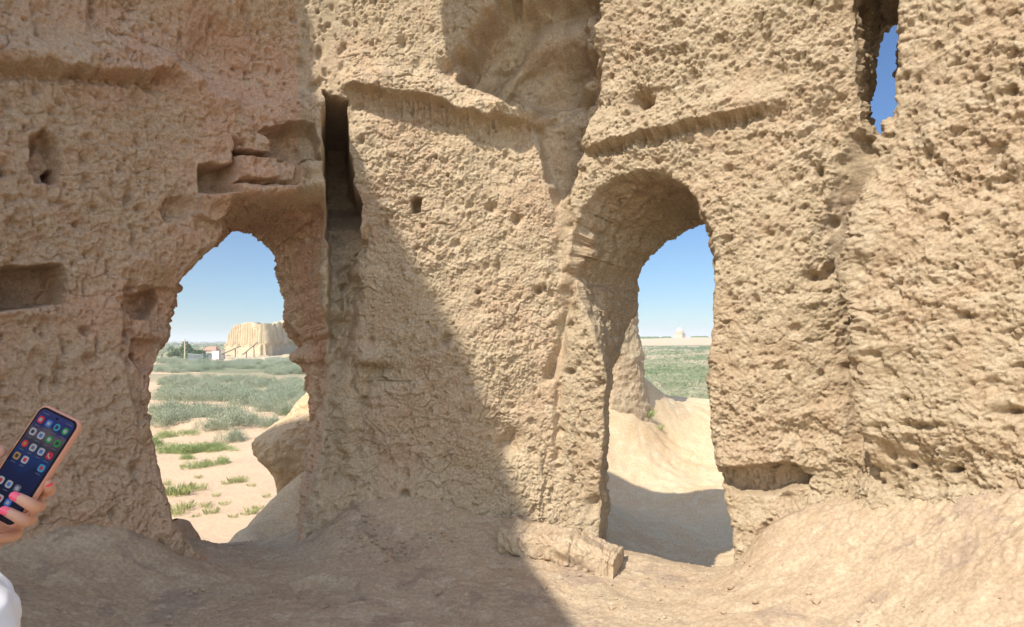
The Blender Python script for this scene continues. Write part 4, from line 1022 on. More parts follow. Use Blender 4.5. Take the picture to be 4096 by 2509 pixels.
for i, (x, y, sc) in enumerate([(425, 1196, 1.5), (418, 1190, 1.3), (437, 1192, 1.3), (480, 1182, 1.0), (452, 1180, .7), (478, 1156, .5), (565, 1166, .9), (580, 1164, .9), (545, 1170, .6), (432, 1228, 1.1), (447, 1222, .9), (418, 1236, .8), (508, 1232, .8), (540, 1212, .6), (497, 1218, .7),
                                (605, 1230, .8), (590, 1234, .5), (470, 1240, .5), (620, 1220, .6), (605, 1172, .6), (445, 1125, .7), (640, 1195, .5), (395, 1170, .8), (520, 1195, .5), (560, 1240, .5), (700, 1090, .8)]):
    place(GR[i % 3], "grass_tuft", x, y, sc * 0.72, "small bright green grass tuft on the tan ground", "grass tuft", "grass tufts on the tan ground", -0.01)
# two sprigs on the slope beyond the right arch
def bank_z(x, y):
    i = int(np.argmin(np.abs(gx2 - x))); j = int(np.argmin(np.abs(gy2 - y))); return float(Zb[i, j])
for (x, y, Y_, sc, lb) in ((1556, 1005, 13.1, .62, "larger wispy green sprig on the pale slope beyond the right arch"), (1586, 1034, 12.7, .40, "smaller wispy green sprig on the pale slope beyond the right arch")):
    dr_ = ray(np.array(float(x)), np.array(float(y))); best_ = None
    for Yt in np.arange(9.0, 15.5, 0.03):
        p = np.array(CAM) + dr_ * Yt
        if p[2] <= bank_z(p[0], p[1]): best_ = p; break
    if best_ is None: best_ = np.array(CAM) + dr_ * Y_
    me = grass_mesh("green_sprig", 60, 0.16, 0.42, int(x)); me.materials.append(M_GREEN)
    o = obj("green_sprig", me, None, label=lb, category="plant"); o.location = best_; o.scale = (sc, sc, sc * .7)
# green cover on the right-hand plain and in the far distance: one mass
Vs = []; Fs = []
r = np.random.default_rng(12)
def clump(px_, py_, sz):
    z0 = plain_z(px_, py_)
    for k in range(5):
        a = r.uniform(0, 6.28); q_ = sz * r.uniform(0, .6); cx_, cy_ = px_ + math.cos(a) * q_, py_ + math.sin(a) * q_
        b0 = len(Vs); n_ = 6; s2 = sz * r.uniform(.35, .7); hh = s2 * r.uniform(.5, .9)
        for j in range(n_): Vs.append((cx_ + s2 * math.cos(j * 1.047) * r.uniform(.8, 1.2), cy_ + s2 * math.sin(j * 1.047) * r.uniform(.8, 1.2), z0 - 0.1 + r.uniform(0, .15)))
        for j in range(n_): Vs.append((cx_ + s2 * .6 * math.cos(j * 1.047 + .4) * r.uniform(.7, 1.3), cy_ + s2 * .6 * math.sin(j * 1.047 + .4), z0 + hh * r.uniform(.6, 1.0)))
        Vs.append((cx_, cy_, z0 + hh * 1.15))
        for j in range(n_):
            j2 = (j + 1) % n_; Fs.append((b0 + j, b0 + j2, b0 + n_ + j2, b0 + n_ + j)); Fs.append((b0 + n_ + j, b0 + n_ + j2, b0 + 2 * n_))
for i in range(11000):
    if i % 4 != 0:
        x = r.uniform(1525, 1730); y = 836 + (968 - 836) * r.random() ** 0.75
        sz = 0.6
    else:
        x = r.uniform(395, 720); y = 828 + 40 * r.random(); sz = 1.2
    p = atz(np.array(x), np.array(y), -3.3)
    if mnoise.noise(Vector((p[0] * 0.045, p[1] * 0.13 / (1 + p[1] / 300), 9.1))) < -0.02: continue
    if x < 800 and p[1] < 260 and x > 520: continue
    clump(p[0], p[1], sz * (1 + p[1] / 170.0) * r.uniform(.6, 1.5))
me = bpy.data.meshes.new("ground_scrub"); me.from_pydata(Vs, [], Fs); me.update()
m, nt, b = newmat("scrub_cover"); tc = N(nt, "ShaderNodeTexCoord")
mp_ = N(nt, "ShaderNodeMapping"); mp_.inputs["Scale"].default_value = (0.3, 1, 1); nt.links.new(tc.outputs["Object"], mp_.inputs[0])
n1 = N(nt, "ShaderNodeTexNoise", Scale=0.05, Detail=5.0); n2 = N(nt, "ShaderNodeTexNoise", Scale=0.8, Detail=5.0, Roughness=0.7)
nt.links.new(mp_.outputs[0], n1.inputs["Vector"]); nt.links.new(tc.outputs["Object"], n2.inputs["Vector"])
ad = N(nt, "ShaderNodeMath", operation='MULTIPLY_ADD'); nt.links.new(n2.outputs[0], ad.inputs[0]); ad.inputs[1].default_value = 0.55; nt.links.new(n1.outputs[0], ad.inputs[2])
cr = N(nt, "ShaderNodeValToRGB"); nt.links.new(ad.outputs[0], cr.inputs[0])
cr.color_ramp.elements[0].position = 0.58; cr.color_ramp.elements[0].color = (0.095, 0.125, 0.06, 1); cr.color_ramp.elements[1].position = 0.92; cr.color_ramp.elements[1].color = (0.30, 0.26, 0.18, 1)
e_ = cr.color_ramp.elements.new(0.74); e_.color = (0.14, 0.165, 0.09, 1)
nt.links.new(cr.outputs[0], b.inputs["Base Color"])
obj("ground_scrub", me, m, kind="stuff", label="low green scrub covering the far plain", category="scrub")

# ------------------------------------------------------------------ the corrugated fortress on the plain
M_KALA = earth("fortress_mud", (0.50, 0.40, 0.255), (0.56, 0.46, 0.31), (0.48, 0.36, 0.23), 0.15, 0.4, 3.0)
KZ = -3.4
def zsrc(sy, Y): return CAM.z + (1361.5 - sy) / FPX * Y
def S_(sx, sy, Y): return np.array(P_(sx / F2S, sy / F2S, Y))
kroot = empty("mud_fortress", tuple(S_(1054, 1428, 190)[:2]) + (KZ,), label="huge corrugated mud brick fortress ruin on the plain beyond the left opening", category="fortress")
KO = Vector(kroot.location)
def ribbed(name, A, B, top, ribs, rdepth, zb0, batter, edge_l, label=None, thick=7.0):
    """corrugated wall face between plan points A and B; top(u) gives its broken skyline"""
    A = np.array(A, float); B = np.array(B, float); ln = np.hypot(*(B - A)); d = (B - A) / ln; nv = np.array((d[1], -d[0]))
    nu, nv_ = max(200, ribs * 26), 110
    u = np.linspace(0, 1, nu); v = np.linspace(0, 1, nv_)
    U_, V_ = np.meshgrid(u, v, indexing='ij'); tz = np.array([top(k) for k in u])[:, None]
    Z_ = KZ + (tz - KZ) * V_
    hh = Z_ - KZ
    rib = np.sqrt(np.clip(1 - (2 * ((U_ * ribs) % 1) - 1) ** 2, 0, 1))
    rs = sstep(zb0 - 0.3, zb0 + 0.5, Z_ + 0.4 * np.sin(U_ * 37))
    out = rdepth * rib * rs - batter * hh + (1 - rs) * (0.9 - 0.0) + 0.35 * sstep(zb0 + .2, KZ, Z_)
    P = np.stack([A[0] + d[0] * U_ * ln, A[1] + d[1] * U_ * ln, Z_], -1)
    P[..., 0] += d[0] * edge_l * hh * (1 - U_) ** 2; P[..., 1] += d[1] * edge_l * hh * (1 - U_) ** 2
    o_ = out + fbm(P, 0.2, 3, 2.0) * 0.22 + fbm(P, 1.6, 3, 4.0) * 0.07
    P[..., 0] += nv[0] * o_; P[..., 1] += nv[1] * o_
    Pb = P[:, ::-1].copy(); Pb[..., 0] -= nv[0] * (thick + o_[:, ::-1]); Pb[..., 1] -= nv[1] * (thick + o_[:, ::-1])
    G = np.concatenate([P, Pb], 1) - np.array(KO)
    n2 = G.shape[1]
    F = gridfaces(nu, n2, False).tolist()
    caps = [list(range(n2))[::-1], [(nu - 1) * n2 + k for k in range(n2)]]
    me = bpy.data.meshes.new(name); me.from_pydata(G.reshape(-1, 3).tolist(), [], F + caps); me.update()
    for p_ in me.polygons[:-2]: p_.use_smooth = True
    return obj(name, me, M_KALA, kroot, label=label)
Yc, Yl, Yr = 188.0, 200.0, 222.0
Lx0, Cx, Rx = S_(905, 1400, Yl)[:2], S_(1052, 1400, Yc)[:2], S_(1235, 1400, Yr)[:2]
def topL(u):
    sx = 905 + u * 147
    sy = np.interp(sx, [905, 912, 925, 940, 960, 995, 1003, 1012, 1018, 1026, 1038, 1039.5, 1052], [1400, 1360, 1320, 1296, 1291, 1283, 1282, 1284, 1296, 1308, 1310, 1292, 1288])
    return zsrc(sy, np.interp(u, [0, 1], [Yl, Yc])) + 0.22 * math.sin(u * 70) + 0.15 * math.sin(u * 171)
def topR(u):
    sx = 1052 + u * 183
    sy = np.interp(sx, [1052, 1062, 1068, 1085, 1097, 1110, 1122, 1140, 1165, 1200, 1235], [1290, 1291, 1297, 1286, 1281, 1284, 1278, 1276, 1280, 1290, 1300])
    return zsrc(sy, np.interp(u, [0, 1], [Yc, Yr])) + 0.25 * math.sin(u * 50) + 0.15 * math.sin(u * 131)
ribbed("ribbed_wall", Lx0, Cx, topL, 15, 1.25, zsrc(1372, 194), 0.03, 0.10, "sunlit ribbed face on the left of the fortress", thick=3.0)
ribbed("ribbed_wall", Cx, Rx, topR, 9, 1.9, zsrc(1366, 205), 0.07, 0.0, "shaded face of broad ribs on the right of the fortress", thick=0.6)
# rubble apron
def apron(name, sx0, sx1, Y0, Y1, ztop, parent, m):
    nu, nv_ = 160, 40; U_, V_ = np.meshgrid(np.linspace(0, 1, nu), np.linspace(0, 1, nv_), indexing='ij')
    pr = np.array([S_(sx0, 1400, Y1)[:2], S_(sx1, 1400, Y1)[:2], S_(sx0 - 14, 1400, Y0)[:2], S_(sx1 + 30, 1400, Y0)[:2]])
    x = (pr[0, 0] * (1 - U_) + pr[1, 0] * U_) * V_ + (pr[2, 0] * (1 - U_) + pr[3, 0] * U_) * (1 - V_)
    y = (pr[0, 1] * (1 - U_) + pr[1, 1] * U_) * V_ + (pr[2, 1] * (1 - U_) + pr[3, 1] * U_) * (1 - V_)
    P = np.stack([x, y, 0 * x], -1); z = -3.5 + (ztop + 3.5) * V_ ** 0.8 * sstep(0, .08, U_) + fbm(P, .25, 4, 2.0) * .5 * np.sqrt(V_) + 0.15
    P[..., 2] = z
    me = mesh_np(name, P - np.array(parent.location), gridfaces(nu, nv_)); return obj(name, me, m, parent)
apron("rubble_apron", 895, 1070, 166, 192, -2.0, kroot, M_KALA); apron("rubble_apron", 1040, 1260, 172, 205, -1.7, kroot, M_KALA)
M_DARKWOOD = plain("weathered_beam", (0.20, 0.16, 0.12), 0.8, 0.2, 2.0)
M_STEEL = plain("galvanised_steel", (0.42, 0.44, 0.46), 0.5, 0.1, 2.0, 0.3)
M_WHITE = plain("white_board", (0.78, 0.78, 0.76), 0.6, 0.04, 3.0)
def beam(p0, Y0, p1, Y1, rad, label):
    a = S_(*p0, Y0); b_ = S_(*p1, Y1); mb_ = MB(); c = (a + b_) / 2; d = Vector(b_ - a); M_ = d.to_track_quat('X', 'Z').to_matrix()
    mb_.box(tuple(c), (d.length / 2, rad, rad * 0.7), M=M_)
    for t in (0.25, 0.75):
        q_ = Vector(a).lerp(Vector(b_), t); mb_.box((q_.x, q_.y, (q_.z - 3.6) / 2), (0.12, 0.12, max(0.1, (q_.z + 3.6) / 2)))
    mb_.build("ramp_rail", M_DARKWOOD, label=label, category="ramp", kind="thing")
beam((872, 1424), 176, (963, 1385), 184, 0.15, "long sloping dark ramp leaning up to the left part of the fortress")
beam((970, 1420), 176, (1030, 1369), 184, 0.15, "steeper dark ramp leaning up to the notch of the fortress")
# fence along the track in front of the fortress
fr_ = empty("wire_fence", tuple(S_(790, 1440, 150)), label="thin wire fence on slim posts in front of the fortress", category="fence")
posts = [(803, 1432, 1415, 165), (812, 1434, 1414, 160), (825, 1436, 1416, 158), (840, 1437, 1420, 155), (857, 1439, 1421, 152), (875, 1440, 1422, 150), (896, 1441, 1422, 148), (917, 1442, 1423, 147), (935, 1443, 1424, 146), (965, 1444, 1422, 145), (983, 1444, 1424, 145), (1001, 1444, 1421, 145), (1021, 1443, 1420, 146), (1042, 1444, 1422, 146), (1060, 1445, 1425, 146), (1080, 1446, 1424, 146), (1102, 1448, 1426, 145), (1122, 1448, 1428, 145), (1145, 1448, 1432, 145), (1166, 1448, 1430, 145), (1190, 1449, 1430, 145)]
tp = []
for (x, y0, y1, Y_) in posts:
    a = S_(x, y0, Y_); b_ = S_(x, y1, Y_); a[2] = min(a[2], -3.1); mb_ = MB(); L0 = np.array(fr_.location)
    mb_.tube([a - L0, b_ - L0], 0.035, 6); mb_.build("fence_post", M_STEEL, fr_, kind="thing"); tp.append((a - L0, b_ - L0))
mb_ = MB()
for k in (0.25, 0.6, 0.95):
    mb_.tube([a * (1 - k) + b_ * k for a, b_ in tp], 0.018, 4)
mb_.build("fence_wire", M_STEEL, fr_)
gt = MB()
for k in range(16):
    a = S_(752 + k * 3.6, 1427, 160 - k * .3); b_ = S_(752 + k * 3.6, 1414 + k * .35, 160 - k * .3); a[2] = -3.4; gt.tube([a, b_], 0.05, 5)
a = S_(752, 1415, 160); b_ = S_(806, 1420, 155); gt.tube([a, b_], 0.05, 5)
gt.build("railing", M_STEEL, label="short grey railing left of the wire fence by the fortress", category="railing")
def post(name, sx, y0, y1, Y_, rad, m, label, cat, extra=None):
    a = S_(sx, y0, Y_); b_ = S_(sx, y1, Y_); a[2] = -3.5; rt = empty(name, tuple(a), label=label, category=cat)
    mb_ = MB(); mb_.tube([(0, 0, 0), tuple(b_ - a)], [rad, rad * .7], 8); mb_.build("pole", m, rt)
    if extra: extra(rt, Vector(b_ - a))
    return rt
def xarm(rt, top):
    mb_ = MB(); mb_.box((0, 0, top.z - 0.6), (0.9, 0.06, 0.06)); mb_.build("crossarm", M_DARKWOOD, rt)
    for x in (-.8, 0, .8):
        mb_ = MB(); mb_.tube([(x, 0, top.z - .55), (x, 0, top.z - .25)], [.09, .06], 8); mb_.build("insulator", M_WHITE, rt)
M_POLE = plain("pale_pole", (0.50, 0.42, 0.30), 0.8, 0.1, 1.0)
post("utility_pole", 739, 1424, 1357, 175, 0.22, M_POLE, "tall pale utility pole at the left edge of the far plain", "utility pole", xarm)
def board(rt, top):
    mb_ = MB(); mb_.box((0, -0.1, top.z - 0.9), (0.75, 0.05, 0.95)); mb_.build("sign_board", M_WHITE, rt)
    mb_ = MB(); mb_.box((0.12, -0.17, top.z - 0.6), (0.16, 0.012, 0.3)); mb_.build("sign_mark", M_STEEL, rt)
post("signpost", 863, 1440, 1405, 150, 0.09, M_STEEL, "white board on a post by the fence before the fortress", "sign", board)
post("marker_post", 951, 1443, 1402, 150, 0.08, M_STEEL, "single tall thin post in the middle of the fence line", "post")
post("marker_post", 811, 1433, 1414, 150, 0.08, M_STEEL, "short thin post at the left end of the fence line", "post")
# ticket hut and white shed
M_BRICKRED = plain("faded_red_roof", (0.42, 0.22, 0.16), 0.8, 0.1, 1.0); M_CREAM = plain("cream_render", (0.62, 0.50, 0.38), 0.85, 0.08, 1.0); M_BLUEG = plain("blue_grey_panel", (0.42, 0.46, 0.52), 0.6, 0.08, 1.0)
hp = S_(848, 1418, 185); hut = empty("hut", (hp[0], hp[1], -3.5), label="small hut with faded red roof left of the fortress", category="hut")
mb_ = MB(); mb_.box((0, 0, 1.5), (1.7, 1.6, 1.6)); mb_.build("wall", M_CREAM, hut)
mb_ = MB(); mb_.add([(-1.9, -1.8, 3.1), (1.9, -1.8, 3.1), (1.9, 1.8, 3.1), (-1.9, 1.8, 3.1), (-1.2, 0, 4.2), (1.2, 0, 4.2)], [(0, 1, 5, 4), (2, 3, 4, 5), (1, 2, 5), (3, 0, 4), (3, 2, 1, 0)]); mb_.build("roof", M_BRICKRED, hut)
mb_ = MB(); mb_.box((-0.3, -1.63, 1.5), (0.7, 0.05, 0.9)); mb_.build("window", M_BLUEG, hut)
hp = S_(872, 1414, 188); hut = empty("shed", (hp[0], hp[1], -3.5), label="pale grey flat roofed shed beside the red roofed hut", category="shed")
mb_ = MB(); mb_.box((0, 0, 1.6), (1.5, 1.4, 1.6)); mb_.build("wall", M_WHITE, hut)
mb_ = MB(); mb_.box((0, 0, 3.3), (1.7, 1.6, 0.1)); mb_.build("roof", M_BLUEG, hut)
mb_ = MB(); mb_.box((0.2, -1.43, 1.1), (0.5, 0.04, 1.1)); mb_.build("door", M_BLUEG, hut)
# trees by the road
def tree(sx, sy, Y_, h, w, seed, label, name="broadleaf_tree"):
    p = S_(sx, sy, Y_); rt = empty(name, (p[0], p[1], -3.4), label=label, category="tree")
    rr = np.random.default_rng(seed); mb_ = MB(); mb_.tube([(0, 0, -.2), (0.1, 0, h * .35), (0, .1, h * .7)], [h * .05, h * .035, h * .01], 7)
    for k in range(5):
        a = rr.uniform(0, 6.28); mb_.tube([(0, 0, h * .3), (math.cos(a) * w * .3, math.sin(a) * w * .3, h * .6)], [h * .02, h * .008], 5)
    mb_.build("trunk", M_DARKWOOD, rt)
    V = []; F = []; cs = rr.normal(size=(9, 3)) * [w * .28, w * .28, h * .17] + [0, 0, h * .6]
    for i in range(1400):
        c = cs[rr.integers(9)]; d = rr.normal(size=3); d /= np.linalg.norm(d); p_ = c + d * rr.uniform(.5, 1) * np.array([w * .25, w * .25, h * .2])
        u_ = rr.normal(size=3); u_ /= np.linalg.norm(u_); v_ = np.cross(u_, rr.normal(size=3)); v_ /= np.linalg.norm(v_); s_ = h * .035
        b0 = len(V); V += [p_ - u_ * s_, p_ + v_ * s_, p_ + u_ * s_, p_ - v_ * s_]; F.append((b0, b0 + 1, b0 + 2, b0 + 3))
    me = bpy.data.meshes.new("crown"); me.from_pydata([tuple(v) for v in V], [], F); me.update(); obj("crown", me, M_TREE, rt)
tree(745, 1404, 185, 5.6, 5.0, 1, "dark green tree beside the utility pole")
tree(787, 1412, 182, 3.6, 5.0, 2, "wide low green tree nearer the middle of the far plain")
tree(818, 1413, 184, 3.2, 4.4, 3, "small round green tree just left of the hut")
tree(800, 1414, 178, 2.4, 3.0, 4, "smallest green tree between its two wider neighbours")
tree(712, 1412, 190, 4.0, 4.5, 5, "low green tree at the far left edge of the plain view")
M_ROAD = plain("dusty_road", (0.33, 0.32, 0.31), 0.9, 0.08, 0.2)
V = []; 
for k, Y_ in enumerate((228, 243)):
    for sx in np.linspace(600, 1000, 12):
        p = S_(sx, 1400, Y_ + (sx - 600) * -0.05); V.append((p[0], p[1], 0))
V = np.array(V).reshape(2, 12, 3); 
for a in V:
    for p in a: p[2] = plain_z(p[0], p[1]) + 0.35
me = mesh_np("road", V.transpose(1, 0, 2), gridfaces(12, 2)[:, ::-1]); obj("road", me, M_ROAD, kind="structure", label="grey road crossing the far plain", category="road")
cp = S_(762, 1395, 232); car = empty("parked_car", (cp[0], cp[1], plain_z(cp[0], cp[1]) + 0.4), label="tiny white car on the road left of the fortress", category="car")
mb_ = MB(); mb_.box((0, 0, .65), (2.1, .85, .38)); mb_.add([(-1.4, -.75, 1.0), (1.2, -.75, 1.0), (1.2, .75, 1.0), (-1.4, .75, 1.0), (-.9, -.65, 1.55), (.6, -.65, 1.55), (.6, .65, 1.55), (-.9, .65, 1.55)], [(0, 1, 5, 4), (1, 2, 6, 5), (2, 3, 7, 6), (3, 0, 4, 7), (4, 5, 6, 7)]); mb_.build("body", M_WHITE, car)
for x in (-1.3, 1.3):
    for y in (-.8, .8):
        mb_ = MB(); mb_.tube([(x, y - .1, .33), (x, y + .1, .33)], .33, 12); mb_.build("wheel", M_DARKWOOD, car)
# pale track in front of the fortress
nu = 60; V = []
for u in np.linspace(0, 1, nu):
    sx = 690 + u * 560; y0 = np.interp(sx, [690, 760, 850, 960, 1250], [1424, 1430, 1438, 1446, 1450]) ; 
    for k in range(6):
        sy = y0 - 6 + k * 2.4 + 0.8 * math.sin(u * 31 + k)
        p = atz(np.array(sx / F2S), np.array(sy / F2S), -3.05); V.append((p[0], p[1], plain_z(p[0], p[1]) + 0.10))
me = mesh_np("track", np.array(V), gridfaces(nu, 6)); obj("path", me, M_BANK, kind="structure", label="pale dirt track along the fence", category="path")

# ------------------------------------------------------------------ domed mausoleum far beyond the right arch
M_MAUS = plain("pale_brick", (0.58, 0.43, 0.27), 0.9, 0.08, 0.05); M_DOME = plain("dome_plaster", (0.66, 0.52, 0.36), 0.85, 0.05, 0.05); M_SHAD = plain("painted_arch_shade", (0.16, 0.11, 0.08), 0.9, 0.05, 0.05)  # last one: dark colour standing in for shade inside the arches
MY = 950.0; k_ = MY / FPX * 0.1657     # metres for one pixel of the enlarged view used for measuring
mc = np.array(P_(2500 / F2S + 1325 * .1657 / F2S, (1250 + 610 * .1657) / F2S, MY))
ma = empty("domed_mausoleum", (mc[0], mc[1], mc[2] - 1.0), math.radians(-38), label="domed square mausoleum on the horizon beyond the right arch", category="mausoleum")
W = 100 * k_ * 1.0
mb_ = MB(); mb_.box((0, 0, 56 * k_), (W, W, 58 * k_)); mb_.build("wall", M_MAUS, ma)
# gallery of small arches: dark slabs painted as their inner shade
for sx_, sy_, rz in ((0, -1, 0), (1, 0, 90), (-1, 0, 90), (0, 1, 0)):
    for j in range(-4, 5):
        c = j * W * .2
        x_, y_ = (c, sy_ * W) if sy_ else (sx_ * W, c)
        mb_ = MB(); hx_, hy_ = (W * .055, W * .012) if sy_ else (W * .012, W * .055)
        mb_.box((x_, y_, 100 * k_), (hx_, hy_, 11 * k_)); mb_.build("gallery_arch", M_SHAD, ma)
mb_ = MB()
for j in range(-5, 6):
    for sy_ in (-1, 1):
        mb_.box((j * W * .19, sy_ * W * .98, 118 * k_), (W * .06, W * .03, 5 * k_)); mb_.box((sy_ * W * .98, j * W * .19, 118 * k_), (W * .03, W * .06, 5 * k_))
mb_.build("parapet", M_MAUS, ma)
def lathe(prof, n=48):
    mb_ = MB(); V = [(r_ * math.cos(2 * math.pi * j / n), r_ * math.sin(2 * math.pi * j / n), z_) for r_, z_ in prof for j in range(n)]
    mb_.add(V, [(i * n + j, i * n + (j + 1) % n, (i + 1) * n + (j + 1) % n, (i + 1) * n + j) for i in range(len(prof) - 1) for j in range(n)]); return mb_
lathe([(88 * k_, 112 * k_), (88 * k_, 168 * k_), (84 * k_, 172 * k_), (80 * k_, 176 * k_)]).build("drum", M_MAUS, ma, True)
for j in range(20):
    a = j * 2 * math.pi / 20; mb_ = MB(); mb_.box((88.5 * k_ * math.cos(a), 88.5 * k_ * math.sin(a), 148 * k_), (1.5 * k_, 6 * k_, 12 * k_), a); mb_.build("drum_arch", M_SHAD, ma)
lathe([(80 * k_, 176 * k_), (79 * k_, 192 * k_), (70 * k_, 212 * k_), (52 * k_, 234 * k_), (30 * k_, 250 * k_), (12 * k_, 258 * k_), (0.01, 262 * k_)]).build("dome", M_DOME, ma, True)
# the low bare rise it stands on, and a line of dark trees to its left
U_, V_ = np.meshgrid(np.linspace(-1, 1, 260), np.linspace(-1, 1, 60), indexing='ij')
cx_ = mc[0] + 520
P = np.stack([cx_ + U_ * 900, MY - 150 + V_ * 330, 0 * U_], -1); P[..., 2] = -3.4 + (mc[2] + 3.0) * np.cos(V_ * np.pi / 2) ** .7 * sstep(1, .6, np.abs(U_)) + fbm(P, 0.008, 4, 3.0) * 1.0 * (1 - np.abs(V_)) + fbm(P, 0.05, 3, 5.0) * .5 * (1 - np.abs(V_))
me = mesh_np("rise", P, gridfaces(260, 60)); obj("low_rise", me, M_BANK, kind="structure", label="bare low rise along the horizon", category="terrain")
Vs = []; Fs = []
for i in range(150):
    sx = r.choice([r.uniform(2548, 2570), r.uniform(2582, 2626), r.uniform(2655, 2668), r.uniform(2775, 2815), r.uniform(700, 925)])
    Y_ = MY - 250 + r.uniform(0, 60) if sx > 2000 else 900 + r.uniform(0, 80)
    p = S_(sx, 1342, Y_); z0 = p[2] if sx > 2000 else -3.4
    if sx > 2000: z0 = mc[2] - 0.8
    for k in range(3):
        b0 = len(Vs); s_ = r.uniform(1.0, 2.2); cx2 = p[0] + r.normal() * 2
        for j in range(8): Vs.append((cx2 + s_ * math.cos(j * .785), p[1] + s_ * math.sin(j * .785), z0 - 1))
        for j in range(8): Vs.append((cx2 + s_ * .9 * math.cos(j * .785), p[1] + s_ * .9 * math.sin(j * .785), z0 + s_ * r.uniform(.5, .9)))
        Vs.append((cx2, p[1], z0 + s_ * 1.05))
        for j in range(8): j2 = (j + 1) % 8; Fs += [(b0 + j, b0 + j2, b0 + 8 + j2, b0 + 8 + j), (b0 + 8 + j, b0 + 8 + j2, b0 + 16)]
me = bpy.data.meshes.new("far_trees"); me.from_pydata(Vs, [], Fs); me.update()
obj("tree_line", me, M_TREE, kind="stuff", label="dark line of far trees along the horizon", category="trees")

# ------------------------------------------------------------------ haze over the plain
m = bpy.data.materials.new("haze"); m.use_nodes = True; nt = m.node_tree; nt.nodes.clear()
pv = nt.nodes.new("ShaderNodeVolumePrincipled"); out = nt.nodes.new("ShaderNodeOutputMaterial"); nt.links.new(pv.outputs[0], out.inputs["Volume"])
pv.inputs["Color"].default_value = (0.80, 0.88, 1.0, 1); pv.inputs["Density"].default_value = 0.00045; pv.inputs["Anisotropy"].default_value = 0.2
mb_ = MB(); mb_.box((0, 4000, 12.0), (4200, 4100, 20.0)); hz = mb_.build("haze", m, kind="stuff", label="pale dry haze over the plain", category="haze")

# ------------------------------------------------------------------ the person at the left edge and the phone in hand
M_SKIN = plain("skin", (0.62, 0.33, 0.22), 0.5, 0.06, 30.0, 0, 0.4)
M_SKIN.node_tree.nodes["Principled BSDF"].inputs["Subsurface Weight"].default_value = 0.08
_nt = M_SKIN.node_tree; _b = _nt.nodes["Principled BSDF"]; _t = N(_nt, "ShaderNodeTexCoord")
_v = N(_nt, "ShaderNodeTexVoronoi", Scale=900.0); _n = N(_nt, "ShaderNodeTexNoise", Scale=140.0, Detail=5.0); _nt.links.new(_t.outputs["Object"], _v.inputs["Vector"]); _nt.links.new(_t.outputs["Object"], _n.inputs["Vector"])
_m = N(_nt, "ShaderNodeMath", operation='ADD'); _nt.links.new(_v.outputs["Distance"], _m.inputs[0]); _nt.links.new(_n.outputs[0], _m.inputs[1]); _bp = N(_nt, "ShaderNodeBump", Strength=0.5, Distance=0.001); _nt.links.new(_m.outputs[0], _bp.inputs["Height"]); _nt.links.new(_bp.outputs[0], _b.inputs["Normal"])
M_NAIL = plain("pink_nail_polish", (0.85, 0.10, 0.17), 0.2, 0.02, 10.0, 0, 0.5)
M_CLOTH = plain("white_cotton", (0.80, 0.78, 0.77), 0.9, 0.04, 14.0)
M_CASE = plain("rose_case", (0.55, 0.25, 0.17), 0.35, 0.03, 10.0, 0, 0.5)
M_BLACK = plain("black_glass", (0.006, 0.007, 0.010), 0.15, 0.05, 10.0, 0, 0.5)
_q = np.array([0.875, 0.835, 0.83])
def _res(q):
    a_, c_, d_ = S_(170, 1612, q[0]), S_(330, 1690, q[1]), S_(52, 2122, q[2])
    return np.array([np.linalg.norm(a_ - c_) - 0.0755, np.linalg.norm(d_ - c_) - 0.163, (a_ - c_) @ (d_ - c_) * 8])
for _ in range(60):
    r0 = _res(_q); J = np.stack([(_res(_q + np.eye(3)[k] * 1e-5) - r0) / 1e-5 for k in range(3)], 1); _q = _q - 0.6 * np.linalg.lstsq(J, r0, rcond=None)[0]
print("phone depths", _q, _res(_q))
TL, TRt, BRt = S_(170, 1612, _q[0]), S_(330, 1690, _q[1]), S_(52, 2122, _q[2])
ux = Vector(TRt - TL); wdt = ux.length; ux.normalize(); uyv = Vector(TRt - BRt); hgt = uyv.length; uyv.normalize()
un = ux.cross(uyv).normalized(); uyv = un.cross(ux).normalized()           # un points at the viewer
if un.y > 0: un = -un
PH = Matrix((ux, uyv, un)).transposed().to_4x4()
BL = Vector(TRt) - uyv * hgt - ux * wdt
PH.translation = BL
print("phone", round(wdt, 4), round(hgt, 4))
ph = empty("smartphone", (0, 0, 0), label="smartphone in a rose coloured case held up at the left edge", category="phone"); ph.matrix_world = PH
def rrect(x0, y0, x1, y1, rad, n=8):
    pts = []
    for cx_, cy_, a0 in ((x1 - rad, y1 - rad, 0), (x0 + rad, y1 - rad, 90), (x0 + rad, y0 + rad, 180), (x1 - rad, y0 + rad, 270)):
        for k in range(n + 1):
            a = math.radians(a0 + 90 * k / n); pts.append((cx_ + rad * math.cos(a), cy_ + rad * math.sin(a)))
    return pts
def slab(name, pts, z0, z1, m, parent, bev=0.0, label=None):
    n = len(pts); cx_ = sum(p[0] for p in pts) / n; cy_ = sum(p[1] for p in pts) / n
    def inset(d): return [(cx_ + (p[0] - cx_) * (1 - d / max(1e-6, math.hypot(p[0] - cx_, p[1] - cy_))), cy_ + (p[1] - cy_) * (1 - d / max(1e-6, math.hypot(p[0] - cx_, p[1] - cy_)))) for p in pts]
    rings = [(z0, inset(bev)), (z0 + bev, pts), (z1 - bev, pts), (z1, inset(bev))] if bev else [(z0, pts), (z1, pts)]
    V = [(p[0], p[1], z) for z, pp in rings for p in pp]; F = []
    for i in range(len(rings) - 1):
        for k in range(n): F.append((i * n + k, i * n + (k + 1) % n, (i + 1) * n + (k + 1) % n, (i + 1) * n + k))
    F.append(tuple(range(n))[::-1]); F.append(tuple(range((len(rings) - 1) * n, len(rings) * n)))
    me = bpy.data.meshes.new(name); me.from_pydata(V, [], F); me.update(); return obj(name, me, m, parent, label=label)
W_, H_ = wdt, hgt
